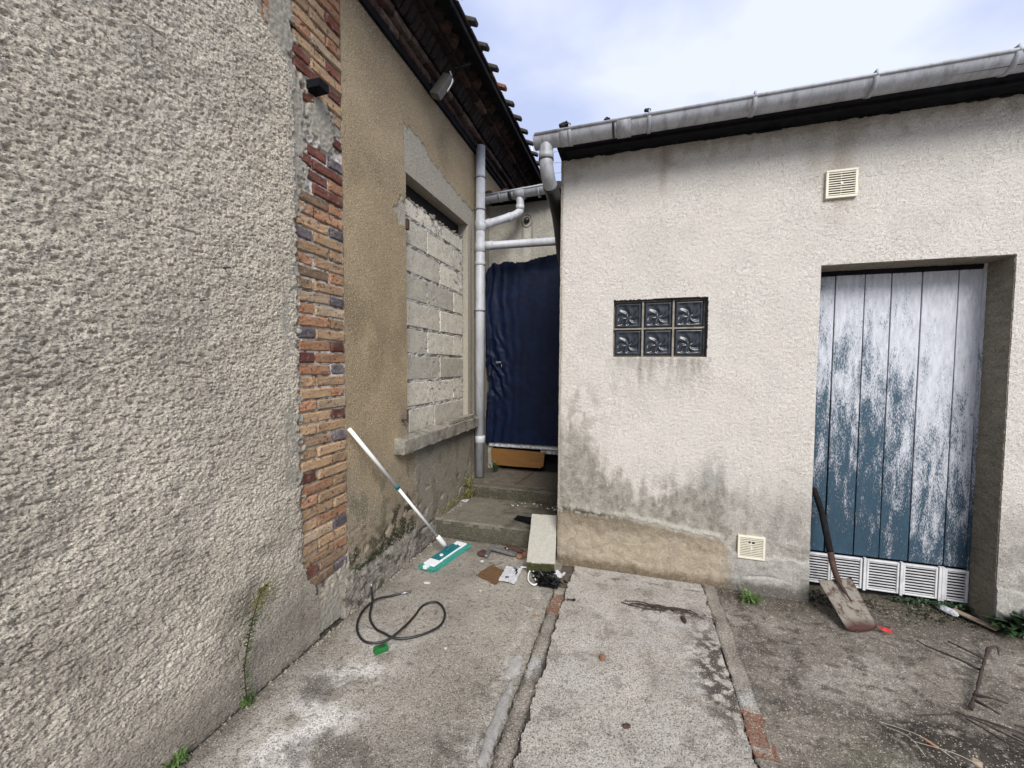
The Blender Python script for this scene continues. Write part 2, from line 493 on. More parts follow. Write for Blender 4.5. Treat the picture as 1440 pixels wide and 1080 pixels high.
# left slab -------------------------------------------------
def slabL_h(u, v):
    h = conc_h(0.006, 1)(u, v)
    # broken channel running along its right edge
    e_ = -0.50 + 0.012 * fbm(v / 0.12, v * 0 + 3, 3, 2)
    return h - 0.012 * ss(e_ - 0.05, e_, u) - 0.012 * ss(-1.612, -1.625, u)
def slabL_c(u, v, h):
    c = np.zeros(u.shape + (3,)) + np.array((0.275, 0.25, 0.212))
    c *= (1 + 0.22 * fbm(u / 0.4, v / 0.4, 4, 11))[..., None]
    n = fbm(u / 0.18, v / 0.18, 5, 21)
    # pale limey wash by the wall side, foreground
    d = u - (-1.62 + 0.32 + (1.9 - v) * 0.05)
    band = np.exp(-(d / 0.16) ** 2) * ss(2.15, 1.5, v)
    c = mixc(c, (0.60, 0.575, 0.54), np.clip(band * (0.6 + 1.3 * n), 0, 0.9))
    # dark stains
    c = mixc(c, (0.085, 0.075, 0.065), 0.7 * ss(0.0, 0.8, fbm(u / 0.3, v / 0.22, 5, 31) + 0.3 * fbm(u / .04, v / .04, 3, 35)) * ss(2.1, 1.5, v))
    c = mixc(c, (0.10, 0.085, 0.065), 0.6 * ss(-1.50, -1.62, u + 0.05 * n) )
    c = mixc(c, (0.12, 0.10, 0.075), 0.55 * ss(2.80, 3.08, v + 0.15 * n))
    # pale worn edge beside the channel
    c = mixc(c, (0.47, 0.45, 0.41), 0.6 * np.exp(-((u + 0.585 + 0.03 * n) / 0.03) ** 2) * ss(-0.3, 0.4, fbm(u / 0.1, v / 0.1, 3, 5)))
    c = mixc(c, (0.09, 0.08, 0.07), 0.6 * ss(0.35, 0.8, fbm(u / 0.035, v / 0.035, 3, 41)))
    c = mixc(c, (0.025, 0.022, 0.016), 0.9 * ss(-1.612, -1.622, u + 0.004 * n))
    return c
def slabL_k(u, v): return u < -0.497 + 0.012 * fbm(v / 0.07, v * 0 + 2, 4, 3)
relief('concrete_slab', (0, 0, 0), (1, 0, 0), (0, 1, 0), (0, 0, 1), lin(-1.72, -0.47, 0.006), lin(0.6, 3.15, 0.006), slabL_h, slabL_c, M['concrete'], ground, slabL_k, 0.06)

# middle slab ------------------------------------------------
def slabM_c(u, v, h):
    c = np.zeros(u.shape + (3,)) + np.array((0.365, 0.338, 0.30))
    n = fbm(u / 0.2, v / 0.2, 5, 51)
    c *= (1 + 0.16 * fbm(u / 0.3, v / 0.3, 4, 12))[..., None]
    c = mixc(c, (0.42, 0.40, 0.375), 0.5 * ss(-0.1, 0.5, n))
    # dark crumbly patch towards right edge and damp line of soil
    d = np.exp(-((u - 0.42) / 0.11) ** 2) * np.exp(-((v - 2.10) / 0.33) ** 2)
    c = mixc(c, (0.05, 0.038, 0.035), np.clip(1.5 * d * ss(-0.25, 0.25, fbm(u / 0.05, v / 0.05, 4, 14)), 0, 0.9))
    d = np.exp(-((v - 2.56 + 0.03 * u) / 0.035) ** 2) * ss(-0.05, 0.15, u)
    c = mixc(c, (0.075, 0.055, 0.045), np.clip(1.1 * d * ss(-0.2, 0.3, fbm(u / 0.05, v / 0.03, 4, 15)), 0, 0.9))
    d = np.exp(-((v - 2.84 - 0.02 * u) / 0.018) ** 2)
    c = mixc(c, (0.08, 0.07, 0.06), np.clip(0.9 * d * ss(0.0, 0.4, fbm(u / 0.12, v / 0.04, 3, 17)), 0, 0.85))
    c = mixc(c, (0.13, 0.11, 0.09), 0.5 * ss(0.1, 0.9, fbm(u / 0.12, v / 0.12, 4, 18) + 0.3 * fbm(u / .02, v / .02, 2, 36)))
    c = mixc(c, (0.10, 0.09, 0.075), 0.5 * ss(0.45, 0.9, fbm(u / 0.03, v / 0.03, 3, 19)))
    return c
def slabM_h(u, v):
    h = conc_h(0.004, 7)(u, v) + 0.012
    d = np.exp(-((v - 2.84 - 0.02 * u) / 0.012) ** 2) * ss(0.0, 0.4, fbm(u / 0.12, v / 0.04, 3, 17))
    return h - 0.008 * d - 0.02 * ss(2.93, 2.97, v)
def slabM_k(u, v):
    return (u > -0.405 + 0.014 * fbm(v / 0.08, v * 0, 4, 6)) & (u < 0.462 + 0.012 * fbm(v / 0.1, v * 0, 4, 8))
relief('concrete_slab', (0, 0, 0), (1, 0, 0), (0, 1, 0), (0, 0, 1), lin(-0.44, 0.50, 0.006), lin(0.6, 3.0, 0.006), slabM_h, slabM_c, M['concrete'], ground, slabM_k, 0.07)

# right yard -------------------------------------------------
def slabR_h(u, v):
    h = conc_h(0.010, 5)(u, v)
    h -= 0.055 * np.exp(-(((u - 1.32) / 0.16) ** 2 + ((v - 1.90) / 0.07) ** 2))
    h += 0.004 * fbm(u / 0.05, v / 0.05, 3, 66)
    return h
def slabR_c(u, v, h):
    c = np.zeros(u.shape + (3,)) + np.array((0.170, 0.150, 0.125))
    n = fbm(u / 0.25, v / 0.2, 5, 61)
    c *= (1 + 0.3 * n)[..., None]
    c = mixc(c, (0.30, 0.275, 0.24), 0.7 * ss(-0.05, 0.5, fbm(u / 0.4, v / 0.4, 4, 62)) * ss(2.95, 2.5, v))
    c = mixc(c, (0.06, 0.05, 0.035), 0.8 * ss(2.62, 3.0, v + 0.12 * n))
    c = mixc(c, (0.07, 0.055, 0.045), 0.75 * np.exp(-((u - 0.68 - 0.12 * (2.6 - v)) / 0.06) ** 2) * ss(-0.3, 0.2, fbm(u / 0.07, v / 0.07, 4, 63)) * ss(1.9, 2.1, v))
    c = mixc(c, (0.028, 0.022, 0.018), np.clip(3.2 * np.exp(-(((u - 1.36) / 0.30) ** 2 + ((v - 1.95) / 0.13) ** 2)) * ss(-0.9, 0.1, fbm(u / 0.06, v / 0.06, 4, 64)), 0, 0.92))
    c = mixc(c, (0.09, 0.095, 0.05), 0.45 * np.exp(-(((u - 0.95) / 0.15) ** 2 + ((v - 1.8) / 0.12) ** 2)))
    c = mixc(c, (0.06, 0.05, 0.045), 0.7 * ss(0.2, 0.6, fbm(u / 0.09, v / 0.06, 4, 65)))
    c = mixc(c, (0.36, 0.33, 0.29), 0.5 * ss(0.45, 0.8, fbm(u / 0.025, v / 0.025, 3, 67)))
    return c
relief('yard_surface', (0, 0, -0.012), (1, 0, 0), (0, 1, 0), (0, 0, 1), lins([0.54, 2.1, 4.5], 0.0075), lin(1.0, 3.4, 0.0075), slabR_h, slabR_c, M['concrete'], ground, None, 0.06)

def strip_maker(x0, x1, seed, y0=0.6, y1=2.98, gray=((0, 0),), bands=(), mz=0.004):
    def hf(u, v):
        h = conc_h(0.004, seed)(u, v) + mz
        for (a, b, w) in bands: h = h - 0.006 * (ss(a - 0.01, a, v) - ss(b, b + 0.01, v))
        return h
    def cf(u, v, h):
        c = np.zeros(u.shape + (3,)) + np.array((0.235, 0.21, 0.178))
        n = fbm(u / 0.1, v / 0.15, 5, seed)
        c *= (1 + 0.3 * n)[..., None]
        for (a, r) in gray:
            m = np.exp(-((v - a) / r) ** 4)
            c = mixc(c, (0.36, 0.36, 0.35), 0.85 * m * ss(-0.5, -0.1, n))
        c = mixc(c, (0.06, 0.055, 0.045), 0.7 * (ss(x0 + 0.02, x0, u + 0.01 * n) + ss(x1 - 0.015, x1, u - 0.01 * n)).clip(0, 1))
        for (a, b, w) in bands:
            m = ss(a - 0.012, a, v + 0.03 * n) * (1 - ss(b, b + 0.012, v + 0.03 * n))
            c = mixc(c, (0.20, 0.095, 0.06), 0.85 * m * ss(-0.6, -0.1, fbm(u / 0.04, v / 0.04, 3, seed + 5)))
        return c
    def kf(u, v): return (u > x0 + 0.010 * fbm(v / 0.09, v * 0 + 1, 4, seed + 2)) & (u < x1 + 0.012 * fbm(v / 0.07, v * 0 + 4, 4, seed + 3))
    return relief('kerb_strip', (0, 0, 0), (1, 0, 0), (0, 1, 0), (0, 0, 1), lin(x0 - 0.03, x1 + 0.03, 0.005), lin(y0, y1, 0.006), hf, cf, M['concrete'], ground, kf, 0.06)
strip_maker(-0.487, -0.417, 71, gray=((1.85, 0.10),), bands=((2.32, 2.56, 1),), y1=2.62)
strip_maker(0.472, 0.556, 77, gray=((1.99, 0.05),), bands=((1.70, 1.92, 1),), mz=0.0)
# loose soil filling between slabs
def soil_h(u, v): return 0.004 * fbm(u / 0.03, v / 0.03, 4, 81)
def soil_c(u, v, h):
    c = np.zeros(u.shape + (3,)) + np.array((0.10, 0.085, 0.068))
    return c * (1 + 0.4 * fbm(u / 0.05, v / 0.05, 4, 82))[..., None]
relief('soil_joint', (0, 0, -0.026), (1, 0, 0), (0, 1, 0), (0, 0, 1), lin(-0.56, 0.64, 0.02), lin(0.6, 3.2, 0.02), soil_h, soil_c, M['mortar'], ground, None, 0.02)
# grey cement dab on the channel
def dab(name, x, y, rx, ry, col, h=0.010, seed=1):
    def hf(u, v):
        d = np.hypot((u - x) / rx, (v - y) / ry) + 0.25 * fbm(u / 0.04, v / 0.04, 3, seed)
        return h * (1 - ss(0.5, 1.0, d)) - 0.012 * ss(0.9, 1.1, d)
    def cf(u, v, h_):
        return (np.zeros(u.shape + (3,)) + np.array(col)) * (1 + 0.12 * fbm(u / 0.03, v / 0.03, 3, seed))[..., None]
    relief(name, (0, 0, 0), (1, 0, 0), (0, 1, 0), (0, 0, 1), lin(x - rx * 1.2, x + rx * 1.2, 0.006), lin(y - ry * 1.2, y + ry * 1.2, 0.006), hf, cf, M['mortar'], ground, None, 0.0)
dab('cement_patch', -0.555, 1.86, 0.035, 0.10, (0.31, 0.30, 0.285), 0.006, 2)
dab('cement_patch', -0.535, 1.55, 0.022, 0.25, (0.27, 0.26, 0.245), 0.004, 4)

# ------------------------------------------------------------------ left house
house = empty('rendered_house', (-1.66, 2.0, 0), 'old left-hand house with rough grey render, exposed brick quoin, ochre render and tiled eaves', 'house')
# solid wall behind the facing
box('wall', -2.2, -1.80, -6, 2.66, -0.05, 3.85, M['void'], house)
box('wall', -2.2, -1.80, 2.70, 3.86, -0.05, 0.90, M['void'], house)
box('wall', -2.2, -1.80, 2.70, 3.86, 2.96, 3.85, M['void'], house)
box('wall', -2.2, -1.80, 3.87, 8.0, -0.05, 3.85, M['void'], house)

# rough render
def rough_h(u, v):
    wx = u + 0.004 * fbm(u / 0.02, v / 0.02, 2, 90); wy = v + 0.004 * fbm(u / 0.02, v / 0.02, 2, 95)
    f1, c1 = wor(wx / 0.0100, wy / 0.0082, 1)
    f2, c2 = wor(wx / 0.022, wy / 0.015, 2)
    big_ = fbm(u / 0.10, v / 0.07, 4, 3)
    h = 0.0050 * (1 - ss(0.0, 0.75, f1)) * (0.05 + 1.3 * c1 ** 1.5) + 0.0022 * (1 - np.clip(f2, 0, 0.8)) * (0.2 + c2)
    h += 0.0035 * big_ + 0.010 * fbm(u / 0.6, v / 0.5, 2, 6)
    h -= 0.008 * ss(0.42, 0.62, fbm(u / 0.028, v / 0.014, 3, 12))
    low = ss(0.32, 0.10, v - 0.22 * ss(1.2, 1.75, u) + 0.03 * fbm(u / 0.1, v / 0.1, 3, 9))
    h = h * (1 - 0.65 * low) + 0.010 * low
    edge = ss(1.60, 1.66, u)
    return h * (1 - 0.6 * edge)
def rough_c(u, v, h):
    c = np.zeros(u.shape + (3,)) + np.array((0.565, 0.515, 0.425))
    n = fbm(u / 0.5, v / 0.4, 4, 100)
    c *= (1 + 0.10 * n)[..., None]
    c = mixc(c, (0.37, 0.33, 0.27), 0.4 * ss(-0.1, 0.6, fbm(u / 0.45, v / 0.35, 5, 104) + 0.45 * ss(1.5, 0.3, v) * ss(1.7, 0.8, u)))
    c = mixc(c, (0.25, 0.215, 0.175), 0.5 * ss(0.0, 0.6, fbm(u / 0.3, v / 0.16, 5, 107)) * ss(1.2, 0.6, v))
    c = mixc(c, (0.60, 0.54, 0.43), 0.5 * ss(1.2, 1.6, u + 0.1 * n) * ss(0.5, 1.0, v))
    c = mixc(c, (0.20, 0.175, 0.145), 0.6 * ss(0.30, 0.08, v - 0.2 * ss(1.2, 1.75, u) + 0.05 * n))
    # a lichen-dark smear by the weed
    c = mixc(c, (0.15, 0.135, 0.10), 0.7 * np.exp(-(((u - 1.33) / 0.09) ** 2 + ((v - 0.42) / 0.12) ** 2)))
    f, cc = wor(u / 0.02, v / 0.016, 1)
    c *= (0.94 + 0.12 * cc)[..., None]
    return c
def rough_k(u, v):
    rag = 1.632 + 0.020 * fbm(v / 0.06, v * 0, 5, 31, 0.6)
    # upper corner where the render has fallen off the arch bricks
    cut = 1.64 - ss(2.92, 3.12, v) * 0.22 - ss(3.1, 3.6, v) * 0.12 + 0.02 * fbm(v / 0.05, v * 0 + 2, 3, 33)
    low = ss(0.5, 0.15, v) * 0.12
    return u < np.where(v > 2.85, np.minimum(rag, cut), rag + low)
relief('rough_render', (-1.648, 0, 0), (0, 1, 0), (0, 0, 1), (1, 0, 0), lins([-0.2, 0.25, 1.78], 0.0037), lin(-0.03, 3.74, 0.0037), rough_h, rough_c, M['rough'], house, rough_k, 0.04)
relief('rough_render', (-1.648, 0, 0), (0, 1, 0), (0, 0, 1), (1, 0, 0), lin(-6, -0.2, 0.04), lin(-0.03, 3.74, 0.04), rough_h, rough_c, M['rough'], house, None, 0.04)

# mortar bed behind and around the quoin bricks, with smeared patches
def patch_mask(u, v):
    n = 0.06 * fbm(u / 0.04, v / 0.05, 4, 121)
    a = ss(0.0, 0.02, (1.735 + n) - u) * ss(2.38, 2.46, v + n) * ss(3.0, 2.92, v - n)
    b = ss(0.0, 0.015, 0.11 - np.hypot((u - 1.83), (v - 2.80) * 0.8) + 0.5 * n)
    c = ss(0.0, 0.02, (1.70 + n) - u) * ss(2.22, 2.30, v + n) * ss(2.5, 2.4, v)
    d = ss(0.0, 0.02, (1.66 + 0.8 * n) - u)
    e_ = ss(0.22, 0.14, v + 0.6 * (u - 1.75) * -1 + n)
    return np.clip(a + b + c + d + e_, 0, 1)
def mort_h(u, v):
    return -0.003 + 0.003 * fbm(u / 0.02, v / 0.02, 3, 122) + 0.016 * patch_mask(u, v)
def mort_c(u, v, h):
    c = np.zeros(u.shape + (3,)) + np.array((0.30, 0.265, 0.21))
    n = fbm(u / 0.06, v / 0.06, 4, 123)
    c = mixc(c, (0.62, 0.60, 0.56), ss(1.0, 1.4, v + 0.2 * n) * ss(2.9, 2.6, v) * ss(-0.5, 0.3, n + 0.3))
    c = mixc(c, (0.06, 0.05, 0.045), 0.8 * ss(0.1, 0.5, fbm(u / 0.05, v / 0.03, 3, 124)) + 0.5 * ss(2.9, 3.2, v))
    return mixc(c, (0.29, 0.27, 0.225), patch_mask(u, v) * (0.9 + 0.1 * n))
relief('mortar', (-1.663, 0, 0), (0, 1, 0), (0, 0, 1), (1, 0, 0), lin(1.18, 2.004, 0.005), lin(0.0, 3.76, 0.005), mort_h, mort_c, M['mortar'], house, lambda u, v: (u > 1.55) | (v > 2.8), 0.04)

# quoin bricks
def brick_mesh(L, H, D=0.06, seed=0, j=0.0035):
    """front face on +x, a chipped chamfered block with its front divided"""
    rnd = random.Random(seed)
    nu_, nv_ = 4, 3
    V = []; F = []
    c = 0.006
    for a in range(nu_ + 1):
        for b in range(nv_ + 1):
            y = -L / 2 + c + (L - 2 * c) * a / nu_
            z = -H / 2 + c + (H - 2 * c) * b / nv_
            V.append((rnd.uniform(-j, j) * 0.45, y + rnd.uniform(-j, j), z + rnd.uniform(-j, j) * 0.7))
    idx = lambda a, b: a * (nv_ + 1) + b
    for a in range(nu_):
        for b in range(nv_):
            F.append((idx(a, b), idx(a + 1, b), idx(a + 1, b + 1), idx(a, b + 1)))
    ring = [(a, 0) for a in range(nu_ + 1)] + [(nu_, b) for b in range(1, nv_ + 1)] + [(a, nv_) for a in range(nu_ - 1, -1, -1)] + [(0, b) for b in range(nv_ - 1, 0, -1)]
    k0 = len(V)
    for a, b in ring:
        y = -L / 2 + L * a / nu_; z = -H / 2 + H * b / nv_
        V.append((-0.008 + rnd.uniform(-j, j), y + rnd.uniform(-j, j) * 0.8, z + rnd.uniform(-j, j) * 0.6))
    k1 = len(V)
    for a, b in ring:
        V.append((-D, -L / 2 + L * a / nu_, -H / 2 + H * b / nv_))
    n = len(ring)
    for i in range(n):
        i2 = (i + 1) % n
        F.append((idx(*ring[i]), k0 + i, k0 + i2, idx(*ring[i2])))
        F.append((k0 + i, k1 + i, k1 + i2, k0 + i2))
    me = bpy.data.meshes.new('brick')
    me.from_pydata(V, [], F)
    bm = bmesh.new(); bm.from_mesh(me)
    bmesh.ops.recalc_face_normals(bm, faces=bm.faces)
    bm.to_mesh(me); bm.free()
    me.materials.append(BR['tan'])
    return me
SM = [brick_mesh(0.222, 0.054, seed=s) for s in range(6)]
HM = [brick_mesh(0.106, 0.054, seed=s + 20) for s in range(6)]
Hinv = Matrix.Translation(house.location).inverted()
def put(me, name, loc, mat, parent, rot=(0, 0, 0), scale=(1, 1, 1)):
    o = bpy.data.objects.new(name, me)
    COL.objects.link(o)
    o.parent = parent
    o.matrix_parent_inverse = Matrix.Translation(parent.location).inverted()
    o.location = loc; o.rotation_euler = rot; o.scale = scale
    o.material_slots[0].link = 'OBJECT'; o.material_slots[0].material = mat
    return o
rb = random.Random(11)
zc = 0.155; row = 0
while zc < 3.70:
    if row % 2 == 0: lay = [(SM, 1.655, 1.877), (HM, 1.888, 1.994)]
    else: lay = [(HM, 1.655, 1.761), (SM, 1.772, 1.994)]
    if zc > 3.0: lay = [(HM, 1.535, 1.641)] + lay if row % 2 else [(HM, 1.52, 1.60)] + lay
    for (ms, y0, y1) in lay:
        if zc < 0.45 and y1 < 1.89 and rb.random() < 0.25 and zc < 0.3: continue
        w = y1 - y0
        base = 0.222 if ms is SM else 0.106
        if float(patch_mask(np.array((y0 + y1) / 2), np.array(zc + 0.027))) > 0.7: continue
        z = zc
        r = rb.random()
        if 2.36 < z < 2.66 and y0 < 1.85: k = 'red'
        elif 2.66 <= z < 3.0: k = 'tan' if r < .5 else ('red' if r < .65 else ('purple' if r < .85 else 'pale'))
        elif ms is SM: k = 'tan' if r < .42 else ('pale' if r < .58 else ('orange' if r < .84 else 'brown'))
        else: k = 'purple' if r < .26 else ('red' if r < .5 else ('tan' if r < .72 else 'orange'))
        put(rb.choice(ms), 'brick', (-1.655 + rb.uniform(-0.004, 0.004), (y0 + y1) / 2 + rb.uniform(-0.004, 0.004), z + 0.027), BR[k], house,
            (rb.uniform(-0.02, 0.02), rb.uniform(-0.03, 0.03), rb.uniform(-0.02, 0.02)), (1, w / base, 1.0))
    zc += 0.0645; row += 1
# soldier bricks of the old arch beside the render's broken upper corner
for i in range(3):
    for j in range(2):
        put(HM[i] if (i + j) % 2 else SM[j], 'brick', (-1.650, 1.49 - i * 0.066, 3.10 + 0.03 * i + j * 0.24), BR[['orange', 'purple', 'tan', 'brown'][(i * 2 + j) % 4]], house, (math.radians(86 + 5 * i), 0, 0))

# ochre render with window hole
WY0, WY1, WZ0, WZ1 = 2.685, 3.86, 0.93, 2.943
ys_t = lins([2.003, WY0, WY1, 4.45], 0.0075)
zs_t = lins([0.16, WZ0, WZ1, 3.76], 0.0075)
def tan_patch(u, v):
    n = 0.03 * fbm(u / 0.06, v / 0.06, 4, 131)
    top = np.interp(u, [2.66, 2.88, 2.95, 3.05, 3.54, 4.0], [3.27, 3.30, 3.28, 3.22, 3.15, 3.12])
    a = (u > 2.665) & (v > WZ1 - 0.01) & (v < top + n)
    b = ((u > 2.665 - 0.10 - 2 * n) & (u < WY0 + 0.02) & (v > 2.53 + n) & (v < 2.72 + n))
    c = ((u > WY1 - 0.03) & (v < 3.12))
    return (a | b | c).astype(float)
def below_patch(u, v):
    n = 0.03 * fbm(u / 0.08, v / 0.08, 4, 132)
    return ss(0, 0.012, u - (2.80 + n)) * ss(0.92, 0.90, v)
def tan_h(u, v):
    g, _ = wor(u / 0.012, v / 0.012, 5)
    h = 0.002 * fbm(u / 0.3, v / 0.3, 4, 133) + 0.0022 * (1 - np.clip(g, 0, 0.9)) + 0.001 * fbm(u / 0.012, v / 0.012, 2, 9)
    h += -0.006 * tan_patch(u, v) + 0.004 * below_patch(u, v)
    h -= 0.010 * ss(0.35, 0.7, fbm(u / 0.12, v / 0.1, 4, 140)) * ss(0.65, 0.3, v)
    return h
def tan_c(u, v, h):
    c = np.zeros(u.shape + (3,)) + np.array((0.335, 0.262, 0.165))
    n = fbm(u / 0.3, v / 0.3, 4, 134)
    c *= (1 + 0.12 * n)[..., None]
    c = mixc(c, (0.20, 0.155, 0.095), 0.5 * ss(0.1, 0.7, fbm(u / 0.5, v / 0.7, 4, 135)))
    c = mixc(c, (0.25, 0.215, 0.165), 0.7 * ss(1.0, 0.5, v + 0.15 * n))
    c = mixc(c, (0.16, 0.145, 0.12), 0.7 * np.exp(-(((u - 2.63) / 0.05) ** 2 + ((v - 1.08) / 0.09) ** 2)))
    c = mixc(c, (0.37, 0.345, 0.29), tan_patch(u, v) * (0.9 + 0.08 * n))
    c = mixc(c, (0.235, 0.215, 0.175), below_patch(u, v) * 0.95)
    # moss at the foot and where damp breaks the render
    m = ss(0.46, 0.24, v - 0.14 * ss(2.1, 2.7, u) + 0.09 * fbm(u / 0.07, v / 0.07, 4, 136)) * ss(2.85, 2.7, u)
    c = mixc(c, (0.030, 0.028, 0.016), np.clip(m * ss(-0.15, 0.25, fbm(u / 0.09, v / 0.09, 4, 137)), 0, 0.93))
    c = mixc(c, (0.13, 0.12, 0.08), 0.6 * ss(0.1, 0.5, fbm(u / 0.15, v / 0.25, 4, 138)) * ss(1.1, 0.6, v))
    c = mixc(c, (0.14, 0.12, 0.085), 0.6 * ss(0.05, 0.0, np.abs(u - 3.95)) * ss(3.1, 2.8, v))
    c = mixc(c, (0.12, 0.09, 0.06), 0.5 * ss(3.55, 3.75, v + 0.05 * n))
    return c
def tan_k(u, v): return ~((u > WY0) & (u < WY1) & (v > WZ0) & (v < WZ1))
relief('ochre_render', (-1.662, 0, 0), (0, 1, 0), (0, 0, 1), (1, 0, 0), ys_t, zs_t, tan_h, tan_c, M['tan'], house, tan_k, 0.13)
relief('ochre_render', (-1.662, 0, 0), (0, 1, 0), (0, 0, 1), (1, 0, 0), lin(4.45, 8.0, 0.03), lin(0.0, 3.76, 0.03), tan_h, tan_c, M['tan'], house, None, 0.02)

# sloping concrete plinth
def pl_h(u, v):
    return 0.005 * fbm(u / 0.05, v / 0.05, 4, 141) + 0.004 * fbm(u / 0.015, v / 0.015, 2, 144) - 0.030 * ss(0.165, 0.225, v + 0.02 * fbm(u / 0.1, u * 0, 3, 142)) - 0.02 * ss(2.74, 2.84, u)
def pl_c(u, v, h):
    c = np.zeros(u.shape + (3,)) + np.array((0.25, 0.225, 0.19))
    n = fbm(u / 0.12, v / 0.08, 5, 143)
    c *= (1 + 0.35 * n)[..., None]
    c = mixc(c, (0.055, 0.05, 0.035), 0.75 * ss(0.15, 0.5, fbm(u / 0.08, v / 0.05, 4, 145)))
    return c
def pl_k(u, v): return v < 0.222 + 0.02 * fbm(u / 0.07, u * 0, 4, 146) - 0.09 * ss(2.72, 2.84, u)
relief('plinth', (-1.622, 0, 0), (0, 1, 0), (0, 0, 1), (1, 0, 0), lin(1.93, 3.12, 0.006), lin(-0.03, 0.26, 0.006), pl_h, pl_c, M['step'], house, pl_k, 0.06)

# bricked-up window: concrete blocks, mortar, reveal, lintel
wy0, wy1 = WY0 + 0.002, WY1 - 0.002
def wm_h(u, v): return 0.0035 * fbm(u / 0.05, v / 0.04, 4, 151) + 0.002 * fbm(u / 0.015, v / 0.015, 2, 152) - 0.012 * ss(0.1, 0.4, fbm(u / 0.12, v / 0.05, 3, 156))
def wm_c(u, v, h):
    c = np.zeros(u.shape + (3,)) + np.array((0.42, 0.40, 0.36))
    n = fbm(u / 0.06, v / 0.05, 4, 153)
    c *= (1 + 0.2 * n)[..., None]
    return mixc(c, (0.07, 0.06, 0.05), 0.75 * ss(0.25, 0.5, fbm(u / 0.1, v / 0.03, 4, 154)))
relief('block_mortar', (-1.7195, 0, 0), (0, 1, 0), (0, 0, 1), (1, 0, 0), lin(wy0, wy1, 0.007), lin(0.93, 2.86, 0.007), wm_h, wm_c, M['mortar'], house, lambda u, v: v < 2.785 + 0.035 * fbm(u / 0.06, u * 0, 4, 155), 0.05)
rb = random.Random(5)
bmesh_cache = {}
for i in range(9):
    z0 = 0.955 + i * 0.2135; z1 = z0 + 0.19
    if i == 8: z1 = z0 + 0.125
    joints = [2.70, 3.10, 3.62, 3.84] if i % 2 else [2.775, 3.33, 3.84]
    if i == 8: joints = [2.765, 3.37, 3.84]
    if i == 0: joints = [2.80, 3.22, 3.84]
    for a, b in zip(joints[:-1], joints[1:]):
        L = b - a - 0.012
        me = brick_mesh(L, z1 - z0, 0.10, seed=rb.randrange(999), j=0.0022)
        put(me, 'concrete_block', (-1.716 + rb.uniform(-0.003, 0.003), (a + b) / 2, (z0 + z1) / 2), M['block'], house, (rb.uniform(-0.006, 0.006), 0, rb.uniform(-0.008, 0.008)))
# ragged mortar lumps over the top course
bm = bmesh.new()
for k in range(46):
    y = wy0 + 0.03 + (wy1 - wy0 - 0.06) * k / 45
    s = rb.uniform(0.010, 0.024)
    r_ = bmesh.ops.create_icosphere(bm, subdivisions=1, radius=s)
    bmesh.ops.scale(bm, vec=(1, rb.uniform(.8, 1.7), rb.uniform(.6, 1)), verts=r_['verts'])
    for v in r_['verts']: v.co += Vector([rb.uniform(-.3, .3) * s for _ in range(3)])
    bmesh.ops.translate(bm, vec=(-1.73 + rb.uniform(-.02, .015), y + rb.uniform(-.01, .01), 2.800 + rb.uniform(-.02, .014)), verts=r_['verts'])
tag(bm_obj('mortar_lumps', bm, M['sill'], house), kind='stuff')
box('lintel', -1.80, -1.676, WY0 - 0.02, WY1 + 0.02, WZ1 + 0.004, WZ1 + 0.05, M['dark'], house)
box('dark_gap', -1.80, -1.775, wy0, wy1, 2.74, WZ1, M['void'], house)  # black panel painting in the lintel's shadow above the top course
# sill
def sill_obj():
    bm = bmesh.new()
    bx(bm, -1.70, -1.578, 2.505, 3.935, 0.848, 0.955, 0.010, 2)
    bmesh.ops.subdivide_edges(bm, edges=[e_ for e_ in bm.edges if abs(e_.verts[0].co.y - e_.verts[1].co.y) > 0.5], cuts=24, use_grid_fill=True)
    for v in bm.verts:
        v.co += Vector((random.uniform(-.004, .004), random.uniform(-.003, .003), random.uniform(-.004, .004)))
        if v.co.z > 0.93 and v.co.x < -1.62: v.co.z += 0.012
    return bm_obj('window_sill', bm, M['sill'], house)
sill_obj()
bm = bmesh.new()
bx(bm, -1.69, -1.60, 3.30, 3.92, 0.957, 0.985, 0.012, 2, jit=0.006)
bm_obj('mortar_fillet', bm, M['sill'], house)
# rusty shutter fixings
box('shutter_pin', -1.72, -1.652, 2.690, 2.722, 2.52, 2.60, M['rust'], house, 0.004)
bm = bmesh.new(); bx(bm, -1.66, -1.61, 2.60, 2.618, 1.085, 1.097, 0.002); tb(bm, [(-1.612, 2.609, 1.07), (-1.612, 2.609, 1.17)], 0.007, 8)
bm_obj('shutter_pin', bm, M['rust'], house)
# timber stub sticking out of the quoin
box('beam_stub', -1.72, -1.575, 1.735, 1.81, 2.93, 2.972, M['dark'], house, 0.004, jit=0.003)
box('nail', -1.66, -1.605, 1.254, 1.259, 1.895, 1.901, M['black'], house)
box('nail', -1.66, -1.615, 1.158, 1.163, 1.747, 1.752, M['black'], house)

# cornice -----------------------------------------------------------------
def course(x_out, z0, h, L, y0, y1, mats, name, depth=0.12, jit=0.004):
    y = y0
    k = 0
    vs = [brick_mesh(L - 0.010, h, depth, seed=50 + s, j=0.004) for s in range(3)]
    while y < y1:
        put(rb.choice(vs), name, (x_out + rb.uniform(-jit, jit), y + L / 2, z0 + h / 2 + rb.uniform(-.002, .002)), rb.choice(mats), house, (0, 0, rb.uniform(-.01, .01)))
        y += L; k += 1
so = [BR['eave_shade'], BR['eave_shade2'], BR['eave_shade']]
course(-1.615, 3.770, 0.05, 0.225, 1.2, 7.2, so + [BR['eave_shade3']], 'cornice_brick')
course(-1.575, 3.832, 0.05, 0.225, 1.3, 7.2, so + [BR['eave_shade3'], BR['eave_shade3']], 'cornice_brick')
box('cornice_core', -2.1, -1.636, 1.0, 7.6, 3.725, 4.02, M['dark'], house)  # lower lip is a dark strip: painted deep shade and dirty wall top
